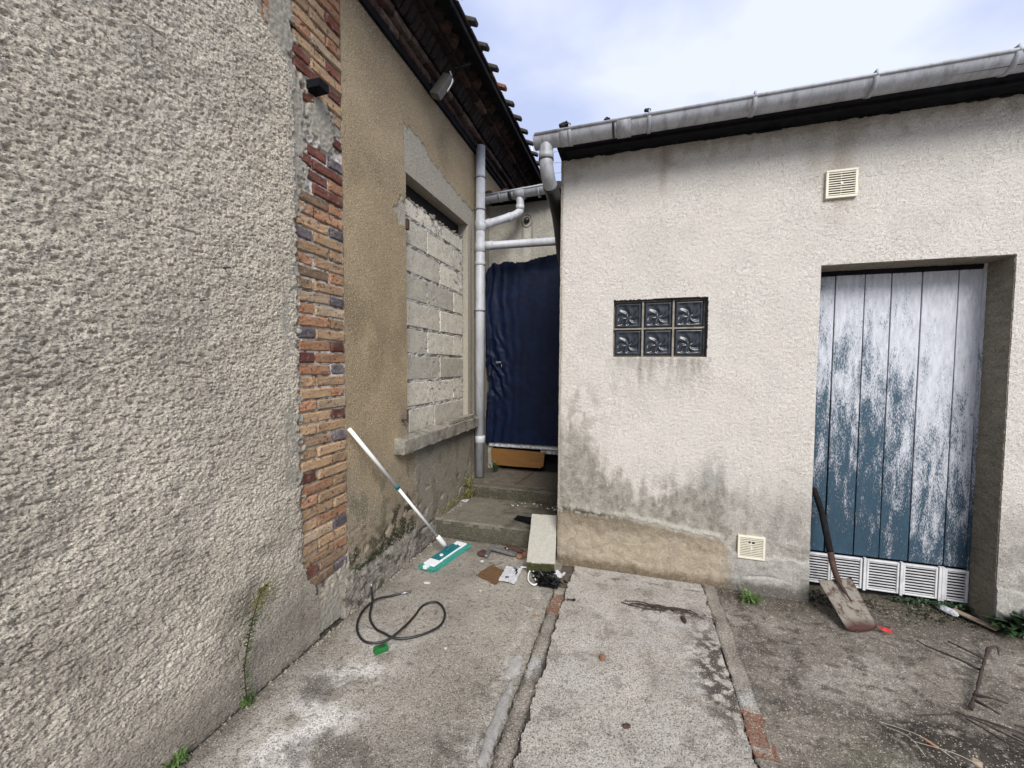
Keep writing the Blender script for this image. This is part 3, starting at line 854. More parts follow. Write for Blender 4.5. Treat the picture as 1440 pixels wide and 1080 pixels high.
# recessed upright bricks leaning out, coloured near black for the recess's shade
up = [brick_mesh(0.058, 0.13, 0.10, seed=70 + s, j=0.004) for s in range(4)]
y = 1.6
while y < 7.2:
    put(rb.choice(up), 'upright_brick', (-1.515 + rb.uniform(-.007, .007), y, 3.930), BR['eave_shade'], house, (0, 0.62, 0))
    y += 0.068
course(-1.435, 3.965, 0.042, 0.20, 1.4, 7.2, so + [BR['eave_shade3']], 'cornice_brick', depth=0.2)
# dogtooth: bricks set at 45 degrees, corners out
dt = [brick_mesh(0.11, 0.045, 0.11, seed=80 + s, j=0.003) for s in range(3)]
y = 1.5
while y < 7.2:
    put(rb.choice(dt), 'dogtooth_brick', (-1.385 + rb.uniform(-.005, .005), y, 4.035), rb.choice([BR['eave_shade'], BR['eave_shade'], BR['eave_shade2']]), house, (0, 0, math.radians(40)))
    y += 0.125
box('cornice_core', -2.1, -1.47, 1.0, 7.6, 4.0, 4.08, M['dark'], house)
# roof deck and tiles
th = math.radians(24)
def roofM(y, along):   # point on the roof plane, 'along' metres up from the eave edge
    return Vector((-1.262 - along * math.cos(th), y, 4.03 + along * math.sin(th)))
bm = bmesh.new()
bx(bm, -3.2, 0.0, 1.0, 7.6, -0.03, 0.0, 0)
bmesh.ops.transform(bm, matrix=Matrix.Translation((-1.27, 0, 4.045)) @ Matrix.Rotation(th, 4, 'Y'), verts=bm.verts)
bm_obj('roof_deck', bm, M['dark'], house)
box('eave_board', -1.285, -1.262, 1.0, 7.6, 4.000, 4.045, M['dark'], house, 0.003)
def tile_mesh():
    bm = bmesh.new()
    bx(bm, -0.40, 0.015, -0.118, 0.118, 0.006, 0.022, 0.003)
    bx(bm, -0.40, 0.075, 0.045, 0.112, 0.018, 0.050, 0.012, 2)
    me = bpy.data.meshes.new('roof_tile')
    bm.to_mesh(me); bm.free(); me.materials.append(M['tile'])
    return me
tm_ = tile_mesh()
y = 1.35
while y < 7.5:
    for r_ in range(4):
        p = roofM(y, r_ * 0.35)
        put(tm_, 'roof_tile', (p.x + rb.uniform(-.008, .008), y, p.z + 0.03 + 0.012 * (r_ > 0)), M['tile'] if rb.random() < .92 else M['redtile'], house, (rb.uniform(-.02, .02), th, rb.uniform(-.02, .02)))
    y += 0.245

# lamp box hanging from the cornice
lb = empty('floodlight', (-1.50, 2.95, 3.70), 'small grey box lamp hanging from a bar under the brick cornice', 'lamp')
Ml = Matrix.Translation((-1.50, 2.96, 3.70)) @ Matrix.Rotation(math.radians(-18), 4, 'X') @ Matrix.Rotation(math.radians(28), 4, 'Y')
box('lamp_body', -0.045, 0.045, -0.03, 0.03, -0.10, 0.10, M['lamp'], lb, 0.006, 2, M=Ml)
tube('bracket', [(-1.50, 2.965, 3.79), (-1.49, 2.97, 3.82), (-1.46, 2.98, 3.83), (-1.30, 3.06, 3.90)], 0.006, M['soot_wood'], lb, 8)
tube('cable', smooth_path([(-1.46, 2.97, 3.66), (-1.42, 2.98, 3.74), (-1.44, 2.98, 3.82)]), 0.005, M['white'], lb, 6)

# ------------------------------------------------------------------ steps in the alley
def rock_step(name, x0, x1, y0, y1, z0, z1, col, seed, moss=0.6, parent=None):
    """a worn stone step: dense top and front sheets"""
    g = empty(name, ((x0 + x1) / 2, y0, z0))
    def hh(u, v): return 0.004 * fbm(u / 0.1, v / 0.1, 4, seed) + 0.0015 * fbm(u / 0.015, v / 0.015, 2, seed + 2)
    def top_h(u, v): return hh(u, v) - 0.018 * np.clip(1 - (v - y0) / 0.018, 0, 1) ** 2
    def top_c(u, v, h):
        c = np.zeros(u.shape + (3,)) + np.array(col)
        n = fbm(u / 0.15, v / 0.15, 5, seed + 3)
        c *= (1 + 0.2 * n)[..., None]
        c = mixc(c, (0.04, 0.036, 0.026), 0.85 * ss(x0 + 0.35 * (x1 - x0), x1, u + 0.4 * n))  # painted alley shade: tread darkens toward its right end
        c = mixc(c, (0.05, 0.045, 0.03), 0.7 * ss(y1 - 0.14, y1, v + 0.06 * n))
        return c
    def fr_c(u, v, h):
        c = np.zeros(u.shape + (3,)) + np.array(col) * 0.62
        n = fbm(u / 0.12, v / 0.05, 5, seed + 7)
        c *= (1 + 0.25 * n)[..., None]
        c = mixc(c, (0.055, 0.058, 0.028), moss * ss(-0.35, 0.2, n + 0.2 * ss(x0, x1, u)))
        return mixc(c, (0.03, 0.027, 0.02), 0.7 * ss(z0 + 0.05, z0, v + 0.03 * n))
    relief('tread', (0, 0, z1), (1, 0, 0), (0, 1, 0), (0, 0, 1), lin(x0, x1, 0.008), lin(y0, y1, 0.008), top_h, top_c, M['step'], g, None, 0.02)
    relief('riser', (0, y0 - 0.0005, 0), (1, 0, 0), (0, 0, 1), (0, -1, 0), lin(x0, x1, 0.008), lin(z0, z1 - 0.014, 0.008), hh, fr_c, M['step'], g, None, 0.02)
    return g
s1 = rock_step('stone_step', -1.675, -0.545, 3.11, 3.80, -0.02, 0.158, (0.165, 0.148, 0.115), 161)
tag(s1, 'lower worn concrete step with mossy riser, behind the mop head', 'step')
s2 = rock_step('stone_step', -1.67, -0.545, 3.75, 4.50, 0.13, 0.278, (0.105, 0.092, 0.072), 171, 0.4)  # base colour lowered to paint in the shade of the alley
tag(s2, 'upper step in front of the blue tarpaulin, stone darkened with painted alley shade', 'step')
def flag(x0, x1, y0, y1, seed, name='flagstone'):
    def hh(u, v): return 0.002 * fbm(u / 0.1, v / 0.1, 4, seed)
    def cc(u, v, h):
        c = np.zeros(u.shape + (3,)) + np.array((0.125, 0.105, 0.082))
        n = fbm(u / 0.1, v / 0.1, 5, seed + 3)
        c *= (1 + 0.25 * n)[..., None]
        return mixc(c, (0.05, 0.045, 0.035), 0.75 * ss(-1.1, -0.6, u + 0.15 * n))  # alley shade painted across the flags, deeper to the right
    def kk(u, v): return (u > x0 + 0.12 * (v - y0) * (seed == 182)) & (u < x1 + 0.12 * (v - y0) * (seed == 181)) & (u > -5)
    relief(name, (0, 0, 0.292), (1, 0, 0), (0, 1, 0), (0, 0, 1), lin(x0, x1 + 0.1, 0.008), lin(y0, y1, 0.008), hh, cc, M['step'], s2, kk, 0.02)
flag(-1.50, -1.15, 3.86, 4.36, 181)
flag(-1.125, -0.66, 3.84, 4.38, 182)

# ------------------------------------------------------------------ back building with the tarpaulin
BY = 4.45
back = empty('low_outbuilding', (-1.1, BY, 0), 'low grey rendered outbuilding closing the alley behind the drainpipes', 'outbuilding')
def bk_h(u, v): return 0.003 * fbm(u / 0.15, v / 0.15, 4, 191)
def bk_c(u, v, h):
    c = np.zeros(u.shape + (3,)) + np.array((0.34, 0.32, 0.275))
    n = fbm(u / 0.2, v / 0.2, 5, 192)
    c *= (1 + 0.16 * n)[..., None]
    # damp run below the hole
    c = mixc(c, (0.14, 0.125, 0.10), 0.7 * np.exp(-((np.abs(u + 1.195) - 0.055) / 0.014) ** 2) * ss(2.72, 2.9, v) * ss(3.24, 3.1, v))
    c = mixc(c, (0.45, 0.43, 0.38), 0.5 * np.exp(-((u + 1.195) / 0.035) ** 2) * ss(3.1, 2.95, v))
    return mixc(c, (0.12, 0.11, 0.09), 0.6 * ss(3.2, 3.32, v + 0.05 * n))
relief('wall', (0, BY, 0), (1, 0, 0), (0, 0, 1), (0, -1, 0), lins([-1.66, -1.60, -0.54], 0.01), lins([0.2, 0.5, 2.66, 3.34], 0.01), bk_h, bk_c, M['step'], back, lambda u, v: ~((v < 2.66) & (u > -1.60)), 0.05)
box('wall_core', -1.66, -0.3, BY + 0.052, 6.0, 2.70, 3.36, M['dark'], back)
box('wall_core', -1.60, -0.3, BY + 0.20, 6.0, 0.2, 2.70, M['void'], back)
bm = bmesh.new()
bmesh.ops.create_uvsphere(bm, u_segments=14, v_segments=8, radius=0.034, matrix=Matrix.Translation((-1.197, BY - 0.012, 3.138)))
bm_obj('pipe_hole', bm, M['black'], back, True)
bm = bmesh.new()
tb(bm, [(-1.197 + 0.058 * math.cos(a), BY - 0.004, 3.138 + 0.07 * math.sin(a)) for a in [2 * math.pi * k / 24 for k in range(25)]], 0.008, 8)
bm_obj('mortar_ring', bm, M['sill'], back)
# roof over it
bm = bmesh.new()
bx(bm, -1.66, -0.56, BY - 0.10, 6.2, 3.40, 3.43, 0.0)
bm_obj('roof', bm, M['dark'], back)
trm = []
for i in range(6):
    bm = bmesh.new()
    tb(bm, [(-1.62 + i * 0.2, BY - 0.12, 3.445), (-1.62 + i * 0.2, BY + 0.6, 3.53)], [0.055 + rb.uniform(-.01, .01), 0.05], 8)
    for v in bm.verts: v.co.z = 3.43 + (v.co.z - 3.43) * 0.6
    bm_obj('roof_tile', bm, M['tile'], back)
# sill, board and dark plinth below the tarp
box('threshold', -1.64, -0.545, BY - 0.03, BY + 0.15, 0.545, 0.605, M['white_paint'], back, 0.008, 2, jit=0.004)
box('threshold', -1.02, -0.60, BY - 0.0, BY + 0.15, 0.49, 0.543, M['white_paint'], back, 0.005)
bm = bmesh.new()
pts = [(-1.605, 0.525), (-1.30, 0.522), (-0.960, 0.515), (-0.975, 0.36), (-1.01, 0.335), (-1.30, 0.330), (-1.585, 0.332)]
f0 = [bm.verts.new((x, BY - 0.045, z)) for x, z in pts]; f1 = [bm.verts.new((x, BY - 0.02, z)) for x, z in pts]
bm.faces.new(f0); bm.faces.new(f1[::-1])
for i in range(len(pts)): bm.faces.new((f0[i], f1[i], f1[(i + 1) % len(pts)], f0[(i + 1) % len(pts)]))
tag(bm_obj('wood_board', bm, M['wood']), 'orange-brown wooden board set upright under the white threshold of the tarpaulin', 'board')

# blue tarpaulin
def tarp_mat():
    m, t, b = newmat('blue_tarpaulin')
    vec = coords(t)
    n = noise(t, vec, 9, 4, 0.6)
    c = mix(t, ramp(t, n, [(0.35, 0), (0.7, 1)]), (0.0011, 0.0035, 0.018), (0.0018, 0.009, 0.034))
    t.links.new(c, b.inputs['Base Color'])
    b.inputs['Roughness'].default_value = 0.55
    b.inputs['Specular IOR Level'].default_value = 0.2
    bump(t, b, noise(t, vec, 60, 3), 0.15, 0.004)
    return m
M['tarp'] = tarp_mat()
def tp_h(u, v):
    x = u + 1.69
    h = 0.014 * np.exp(-x / 0.16) * np.sin(x * 55 + 3 * fbm(u / 0.3, v / 0.6, 3, 201)) 
    h += 0.0015 * fbm(u / 0.25, v / 1.2, 2, 202) + 0.02 * ss(0.15, 0.0, x)
    h += 0.016 * np.exp(-(((u + 1.55) / 0.12) ** 2 + ((v - 1.45) / 0.35) ** 2)) * np.sin((u * 0.7 + v * 0.35) * 75 + 3 * fbm(u / .2, v / .2, 3, 204))
    h += 0.008 * ss(2.50, 2.66, v) * np.sin(u * 32 + 2 * fbm(u / .2, v / .2, 2, 206)) + 0.02 * ss(2.55, 2.68, v)
    h += 0.001 * fbm(u / 0.06, v / 0.06, 3, 207)
    return h + 0.0 * u
def tp_top(u): return np.interp(u, [-1.70, -1.64, -1.58, -1.2, -1.0, -0.55], [2.45, 2.60, 2.67, 2.66, 2.70, 2.76]) + 0.015 * fbm(u / 0.1, u * 0, 3, 208)
def tp_left(v): return np.interp(v, [0.58, 0.9, 1.3, 1.55, 2.0, 2.45, 2.6], [-1.655, -1.66, -1.625, -1.665, -1.69, -1.70, -1.66])
def tp_k(u, v): return (v < tp_top(u)) & (u > tp_left(v) + 0.006 * fbm(v / 0.07, v * 0, 3, 209))
tp = relief('tarpaulin', (0, BY - 0.055, 0), (1, 0, 0), (0, 0, 1), (0, -1, 0), lin(-1.71, -0.52, 0.010), lin(0.60, 2.80, 0.010), tp_h, lambda u, v, h: np.zeros(u.shape + (3,)) + 0.1, M['tarp'], None, tp_k, 0.012)
tag(tp, 'dark blue tarpaulin hung over the doorway at the end of the alley', 'tarpaulin')
lk = empty('door_latch', (-1.48, BY - 0.09, 1.5), 'small bright metal latch showing on the blue tarpaulin', 'latch')
box('latch_plate', -1.53, -1.47, BY - 0.098, BY - 0.085, 1.525, 1.548, M['steel'], lk, 0.003)
tube('latch_ring', [(-1.462, BY - 0.10, 1.47), (-1.455, BY - 0.115, 1.49), (-1.462, BY - 0.10, 1.515)], 0.005, M['steel'], lk, 8)

# back gutter
def half_gutter(name, x0, x1, yc, z0, z1, r, mat, parent, th_=0.004, n=40):
    """half-round channel with an outer rolled lip, thickness and closed ends"""
    bm = bmesh.new()
    seg = 18
    xs = [x0 + (x1 - x0) * k / n for k in range(n + 1)]
    rows = []
    for k, x in enumerate(xs):
        z = z0 + (z1 - z0) * k / n
        ring = []
        for rr in (r, r - th_):
            rng = range(seg + 1) if rr == r else range(seg, -1, -1)
            for s in rng:
                a = math.pi + math.pi * s / seg
                ring.append(bm.verts.new((x, yc + rr * math.cos(a), z + rr * math.sin(a))))
        rows.append(ring)
    m = len(rows[0])
    for k in range(n):
        for s in range(m):
            f = bm.faces.new((rows[k][s], rows[k][(s + 1) % m], rows[k + 1][(s + 1) % m], rows[k + 1][s]))
            f.smooth = True
    for rr in (rows[0], rows[-1]):
        pass
    tb(bm, [(x0, yc - r, z0), (x1, yc - r, z1)], 0.010, 10)
    o = bm_obj(name, bm, mat, parent)
    for p in o.data.polygons: p.use_smooth = True
    return o
def end_cap(x, yc, z, r, mat, parent):
    bm = bmesh.new()
    a = [bm.verts.new((x, yc + r * math.cos(math.pi + math.pi * s / 18), z + r * math.sin(math.pi + math.pi * s / 18))) for s in range(19)]
    b = [bm.verts.new((x + 0.012, v.co.y, v.co.z)) for v in a]
    bm.faces.new(a); bm.faces.new(b[::-1])
    for i in range(19): bm.faces.new((a[i], b[i], b[(i + 1) % 19], a[(i + 1) % 19]))
    bm_obj('end_cap', bm, mat, parent)
def gutter_collar(x, yc, z, r, w, mat, parent, name='joint_collar'):
    bm = bmesh.new()
    for i in range(2): pass
    seg = 18
    A = [[bm.verts.new((xx, yc + r * math.cos(math.pi + math.pi * s / seg), z + r * math.sin(math.pi + math.pi * s / seg))) for s in range(seg + 1)] for xx in (x - w / 2, x + w / 2)]
    B = [[bm.verts.new((xx, yc + (r - 0.006) * math.cos(math.pi + math.pi * s / seg), z + (r - 0.006) * math.sin(math.pi + math.pi * s / seg))) for s in range(seg + 1)] for xx in (x - w / 2, x + w / 2)]
    for s in range(seg):
        bm.faces.new((A[0][s], A[0][s + 1], A[1][s + 1], A[1][s]))
        bm.faces.new((A[0][s], B[0][s], B[0][s + 1], A[0][s + 1]))
        bm.faces.new((A[1][s], A[1][s + 1], B[1][s + 1], B[1][s]))
    return bm_obj(name, bm, mat, parent, True)

GY = BY - 0.16
bgut = empty('gutter', (-1.25, GY, 3.36), 'short grey plastic gutter above the blue tarpaulin doorway', 'gutter')
half_gutter('channel', -1.655, -0.86, GY, 3.375, 3.415, 0.068, M['gut'], bgut, n=12)
for x in (-1.46, -1.02): gutter_collar(x, GY, 3.385, 0.074, 0.02, M['gut'], bgut, 'bracket')
gutter_collar(-1.34, GY, 3.385, 0.073, 0.035, M['black'], bgut)
gutter_collar(-1.235, GY, 3.388, 0.0735, 0.12, M['gut'], bgut, 'outlet')
bm = bmesh.new()
bmesh.ops.create_icosphere(bm, subdivisions=2, radius=0.022, matrix=Matrix.Translation((-1.06, GY - 0.02, 3.42)))
tag(bm_obj('moss_clump', bm, M['moss']), 'tiny dark moss ball on the rim of the short back gutter', 'moss')

# drainpipes ---------------------------------------------------------------
PX, PY = -1.597, 4.03
pipe = empty('drainpipe', (PX, PY, 0.29), 'tall grey vertical drainpipe with open top in the corner of the alley', 'drainpipe')
tube('pipe', [(PX - 0.004, PY, 0.29), (PX, PY, 3.80)], 0.050, M['pvc'], pipe, 24)
tube('bore', [(PX, PY, 3.795), (PX, PY, 3.803)], 0.044, M['void'], pipe, 20)
for z, hh_ in ((3.48, 0.012), (3.15, 0.012), (2.09, 0.012)):
    tube('clamp', [(PX, PY, z - hh_), (PX, PY, z + hh_)], 0.057, M['gut'], pipe, 24)
    tube('clamp_screw', [(PX - 0.09, PY, z), (PX + 0.066, PY, z)], 0.006, M['rust'], pipe, 8)
for z0, z1 in ((2.92, 3.03), (2.70, 2.79), (0.66, 0.74), (2.56, 2.60)):
    tube('pipe_socket', [(PX, PY, z0), (PX, PY, z0 + 0.004), (PX, PY, z1 - 0.004), (PX, PY, z1)], [0.050, 0.056, 0.056, 0.050], M['pvc'], pipe, 24)
# branch from back gutter
br = empty('drainpipe', (-1.25, GY, 3.3), 'bent grey drainpipe branch falling from the short gutter into the tall pipe', 'drainpipe')
tube('pipe', smooth_path([(-1.235, GY, 3.33), (-1.235, GY, 3.20), (-1.25, GY - 0.02, 3.165), (-1.31, GY - 0.06, 3.12), (-1.53, PY + 0.03, 3.0), (PX + 0.02, PY, 2.965)], 10), 0.042, M['pvc'], br, 20)
for a, b in (((-1.235, GY, 3.25), (-1.235, GY, 3.20)), ((-1.32, GY - 0.065, 3.115), (-1.36, GY - 0.09, 3.093)), ((-1.50, PY + 0.045, 3.017), (-1.56, PY + 0.015, 2.985))):
    tube('pipe_socket', [a, b], 0.047, M['pvc'], br, 20)
hp = empty('drainpipe', (-1.2, 4.2, 2.8), 'horizontal grey drainpipe crossing above the blue tarpaulin', 'drainpipe')
tube('pipe', [(PX, PY, 2.765), (-1.50, PY + 0.04, 2.775), (-0.50, PY + 0.28, 2.83)], 0.042, M['pvc'], hp, 20)
tube('pipe_socket', [(-1.55, PY + 0.02, 2.77), (-1.47, PY + 0.05, 2.778)], 0.047, M['pvc'], hp, 20)

# pole and wires beyond
wf = empty('wire_fence', (-1.4, 6.0, 4.0), 'thin white pole and taut wires against the sky beyond the outbuilding', 'wire fence')
tube('pole', [(-1.405, 6.0, 3.5), (-1.405, 6.0, 4.12), (-1.555, 6.0, 4.80)], 0.011, M['white'], wf, 8)
for z in (4.85, 4.68, 4.52, 4.37, 4.24):
    tube('wire', [(-1.9, 6.05, z + 0.04), (-0.3, 6.05, z - 0.02)], 0.0035, M['gut'], wf, 6)
box('far_roof', -1.25, -0.8, 6.3, 7.0, 3.3, 4.10, M['redtile'], tag(empty('brick_chimney', (-1.0, 6.6, 3.3), 'small red-brown masonry top just visible in the gap beside the black pipe', 'chimney')), 0.02)

# ------------------------------------------------------------------ right building
FY = 2.98
shed = empty('pale_outbuilding', (0.8, FY, 0), 'pale roughcast outbuilding on the right with glass-block window and weathered blue door', 'outbuilding')
DX0, DX1, DZ = 1.098, 2.018, 2.135
GX0, GX1, GZ0, GZ1 = -0.155, 0.462, 1.565, 1.968
xs_f = lins([-0.542, GX0, GX1, DX0, DX1, 2.65], 0.0068)
zs_f = lins([-0.02, GZ0, GZ1, DZ, 3.0], 0.0068)
def plinth_top(u): return np.interp(u, [-0.55, 0.0, 0.3, 0.61, 0.66, 1.1, 2.7], [0.40, 0.385, 0.345, 0.31, 0.24, 0.24, 0.22])
def fac_h(u, v):
    f1, c1 = wor(u / 0.0135, v / 0.0115, 7)
    h = 0.0042 * (1 - ss(0.0, 0.7, f1)) * (0.1 + 1.1 * c1) + 0.0015 * fbm(u / 0.02, v / 0.02, 3, 301) + 0.004 * fbm(u / 0.5, v / 0.5, 3, 302)
    pt = plinth_top(u) + 0.012 * fbm(u / 0.08, v * 0 + 1, 4, 303)
    m = ss(0.012, -0.012, v - pt)                     # smoother, prouder lower coat
    h = h * (1 - 0.55 * m) + 0.010 * m + 0.004 * m * fbm(u / 0.06, v / 0.06, 4, 304)
    # rolled mortar band on top of it
    band = np.exp(-((v - pt - 0.025) / 0.022) ** 2) * ss(0.62, 0.55, u)
    h += 0.012 * band * (1 + 0.4 * fbm(u / 0.05, v / 0.05, 3, 305))
    band2 = np.exp(-((v - 0.33) / 0.03) ** 2) * ss(0.92, 0.96, u) * ss(1.12, 1.08, u)
    h += 0.010 * band2
    h -= 0.010 * np.exp(-(((v - 0.09 + 0.09 * (u - 0.9) + 0.02 * np.sin(u * 12)) / 0.009) ** 2)) * ss(0.68, 0.78, u) * ss(0.0, 0.3, 1.1 - u)
    edge = ss(0.03, 0.0, u + 0.542)
    return h - 0.010 * edge ** 2
def fac_c(u, v, h):
    c = np.zeros(u.shape + (3,)) + np.array((0.650, 0.612, 0.560))
    n = fbm(u / 0.4, v / 0.4, 5, 310)
    n2 = fbm(u / 0.09, v / 0.12, 5, 311)
    n3 = fbm(u / 0.035, v / 0.05, 4, 312)
    c *= (1 + 0.06 * n)[..., None]
    c = mixc(c, (0.50, 0.475, 0.44), 0.4 * ss(0.0, 0.6, n))
    grime = (0.105, 0.095, 0.062)
    # rising grime with drip-shaped lower clean tongues
    top = np.interp(u, [-0.55, -0.4, -0.2, 0.05, 0.3, 0.6, 0.8, 1.1], [0.98, 1.02, 0.74, 0.56, 0.66, 0.70, 0.62, 0.62]) 
    drip = 0.10 * np.clip(fbm(u / 0.05, u * 0 + 3, 3, 313), -0.5, 1)
    m = ss(top + 0.14, top - 0.10, v + 0.13 * n2 - drip)
    left = 0.55 + 0.45 * ss(0.75, 0.5, u)
    m = m * (0.55 + 0.35 * ss(-0.3, 0.3, n2)) * left
    c = mixc(c, grime, np.clip(1.15 * m, 0, 0.80) * (0.85 + 0.2 * n3))
    # grey streaked zone on the right and under the glass blocks
    g1 = np.exp(-(((u - 0.52) / 0.07) ** 2 + ((v - 0.75) / 0.14) ** 2))
    c = mixc(c, (0.27, 0.265, 0.25), np.clip(0.8 * g1 * ss(-0.5, 0.1, n2), 0, 0.8))
    g2 = ss(1.58, 1.54, v) * ss(1.22, 1.54, v) * ss(-0.22, -0.12, u) * ss(0.52, 0.44, u)
    c = mixc(c, (0.20, 0.18, 0.15), np.clip(g2 * (0.45 + 0.5 * fbm(u / 0.05, v / 0.25, 4, 314)), 0, 0.7))
    g3 = ss(0.95, 0.45, v + 0.2 * n) * ss(0.5, 0.9, u) 
    c = mixc(c, (0.30, 0.285, 0.255), np.clip(0.75 * g3 * (0.6 + 0.5 * n2), 0, 0.8))
    g4 = np.exp(-((u + 0.40) / 0.17) ** 2) * ss(0.7, 1.15, v) * ss(1.5, 1.2, v)
    c = mixc(c, (0.26, 0.235, 0.19), np.clip(0.6 * g4 * ss(-0.2, 0.4, n2), 0, 0.7))
    # lower coat
    pt = plinth_top(u) + 0.012 * fbm(u / 0.08, v * 0 + 1, 4, 303)
    low = ss(0.008, -0.008, v - pt)
    warm = ss(0.66, 0.58, u + 0.05 * n2)
    lc = np.zeros_like(c) + np.array((0.40, 0.335, 0.25)); lc *= (1 + 0.13 * n2)[..., None]
    lc = mixc(lc, (0.16, 0.125, 0.085), 0.7 * ss(0.24, 0.36, v + 0.08 * n2))
    lc = mixc(lc, (0.14, 0.10, 0.06), 0.8 * ss(0.085, 0.02, v + 0.02 * n2 + 0.02 * u))
    gc = np.zeros_like(c) + np.array((0.40, 0.385, 0.35)); gc *= (1 + 0.2 * n2)[..., None]
    gc = mixc(gc, (0.09, 0.08, 0.065), 0.8 * ss(0.09, 0.03, v + 0.03 * n2))
    lo = gc + (lc - gc) * warm[..., None]
    c = c + (lo - c) * low[..., None]
    band = np.exp(-((v - pt - 0.028) / 0.024) ** 4) * ss(0.62, 0.58, u) * ss(-0.5, 0.35, u + 0.3 * n2)
    c = mixc(c, (0.50, 0.47, 0.41), 0.75 * np.clip(band, 0, 1))
    c = mixc(c, (0.07, 0.065, 0.035), np.clip(0.8 * np.exp(-((v - 0.42 + 0.06 * (u + 0.5)) / 0.025) ** 2) * ss(0.15, -0.3, u) * ss(-0.3, 0.3, n3), 0, 0.8))
    # brown smudges under the roof and by the vent
    c = mixc(c, (0.25, 0.20, 0.14), 0.45 * ss(2.88, 3.0, v + 0.10 * n2))
    for (xx, w, zz) in ((0.16, 0.03, 2.7), (1.03, 0.05, 2.72), (-0.44, 0.03, 2.85), (1.18, 0.07, 2.45)):
        c = mixc(c, (0.30, 0.24, 0.17), np.clip(0.5 * np.exp(-((u - xx) / w) ** 2) * ss(zz - 0.15, zz + 0.15, v + 0.05 * n2) * (v < 3), 0, 0.6))
    c = mixc(c, (0.62, 0.59, 0.54), 0.35 * ss(0.1, 0.6, fbm(u / 0.25, v / 0.3, 4, 318)) * ss(0.6, 1.0, v))
    return c
def fac_k(u, v):
    e_ = 0.004 * fbm(v / 0.02, u * 0, 2, 321)
    g = (u > GX0) & (u < GX1) & (v > GZ0) & (v < GZ1)
    d = (u > DX0) & (u < DX1) & (v < DZ)
    return ~(g | d)
relief('roughcast_wall', (0, FY, 0), (1, 0, 0), (0, 0, 1), (0, -1, 0), xs_f, zs_f, fac_h, fac_c, M['facade'], shed, fac_k, 0.06)
relief('roughcast_wall', (0, FY, 0), (1, 0, 0), (0, 0, 1), (0, -1, 0), lin(2.65, 5.0, 0.03), lin(-0.02, 3.0, 0.03), fac_h, fac_c, M['facade'], shed, None, 0.06)
relief('side_wall', (-0.545, 0, 0), (0, 1, 0), (0, 0, 1), (-1, 0, 0), lin(FY + 0.002, 6.0, 0.03), lin(-0.02, 3.0, 0.03), lambda u, v: 0.002 * fbm(u / .1, v / .1, 3, 330), lambda u, v, h: np.zeros(u.shape + (3,)) + np.array((0.36, 0.33, 0.28)), M['facade'], shed, None, 0.05)
# wall core pieces round the openings
C0, C1 = FY + 0.055, FY + 0.30
for a in ((-0.53, GX0 - 0.01, -0.05, 2.99), (GX0 - 0.01, GX1 + 0.01, -0.05, GZ0 - 0.01), (GX0 - 0.01, GX1 + 0.01, GZ1 + 0.01, 2.99), (GX1 + 0.01, DX0 - 0.006, -0.05, 2.99), (DX0 - 0.006, DX1 + 0.04, DZ + 0.02, 2.99), (DX1 + 0.04, 5.0, -0.05, 2.99)):
    box('wall_core', a[0], a[1], C0, C1, a[2], a[3], M['sill'], shed)
# reveals of the door
def jam_c(col, s):
    def f(u, v, h):
        c = np.zeros(u.shape + (3,)) + np.array(col)
        return c * (1 + 0.18 * fbm(u / 0.12, v / 0.03, 4, s))[..., None]
    return f
jh = lambda u, v: 0.0025 * fbm(u / 0.08, v / 0.03, 4, 341) + 0.001 * fbm(u / 0.01, v / 0.01, 2, 342)
relief('door_reveal', (DX1 - 0.004, 0, 0), (0, 1, 0), (0, 0, 1), (-1, 0, 0), lin(FY + 0.004, 3.26, 0.008), lin(-0.03, DZ + 0.005, 0.008), jh, jam_c((0.235, 0.21, 0.165), 343), M['step'], shed, None, 0.03)
relief('door_reveal', (DX0 - 0.004, 0, 0), (0, 1, 0), (0, 0, 1), (1, 0, 0), lin(FY + 0.004, 3.26, 0.016), lin(-0.03, DZ + 0.005, 0.016), jh, jam_c((0.26, 0.235, 0.19), 344), M['step'], shed, None, 0.002)
relief('door_soffit', (0, 0, DZ - 0.004), (1, 0, 0), (0, 1, 0), (0, 0, -1), lin(DX0, DX1 + 0.01, 0.008), lin(FY + 0.004, 3.26, 0.008), jh, jam_c((0.24, 0.21, 0.16), 345), M['step'], shed, None, 0.01)

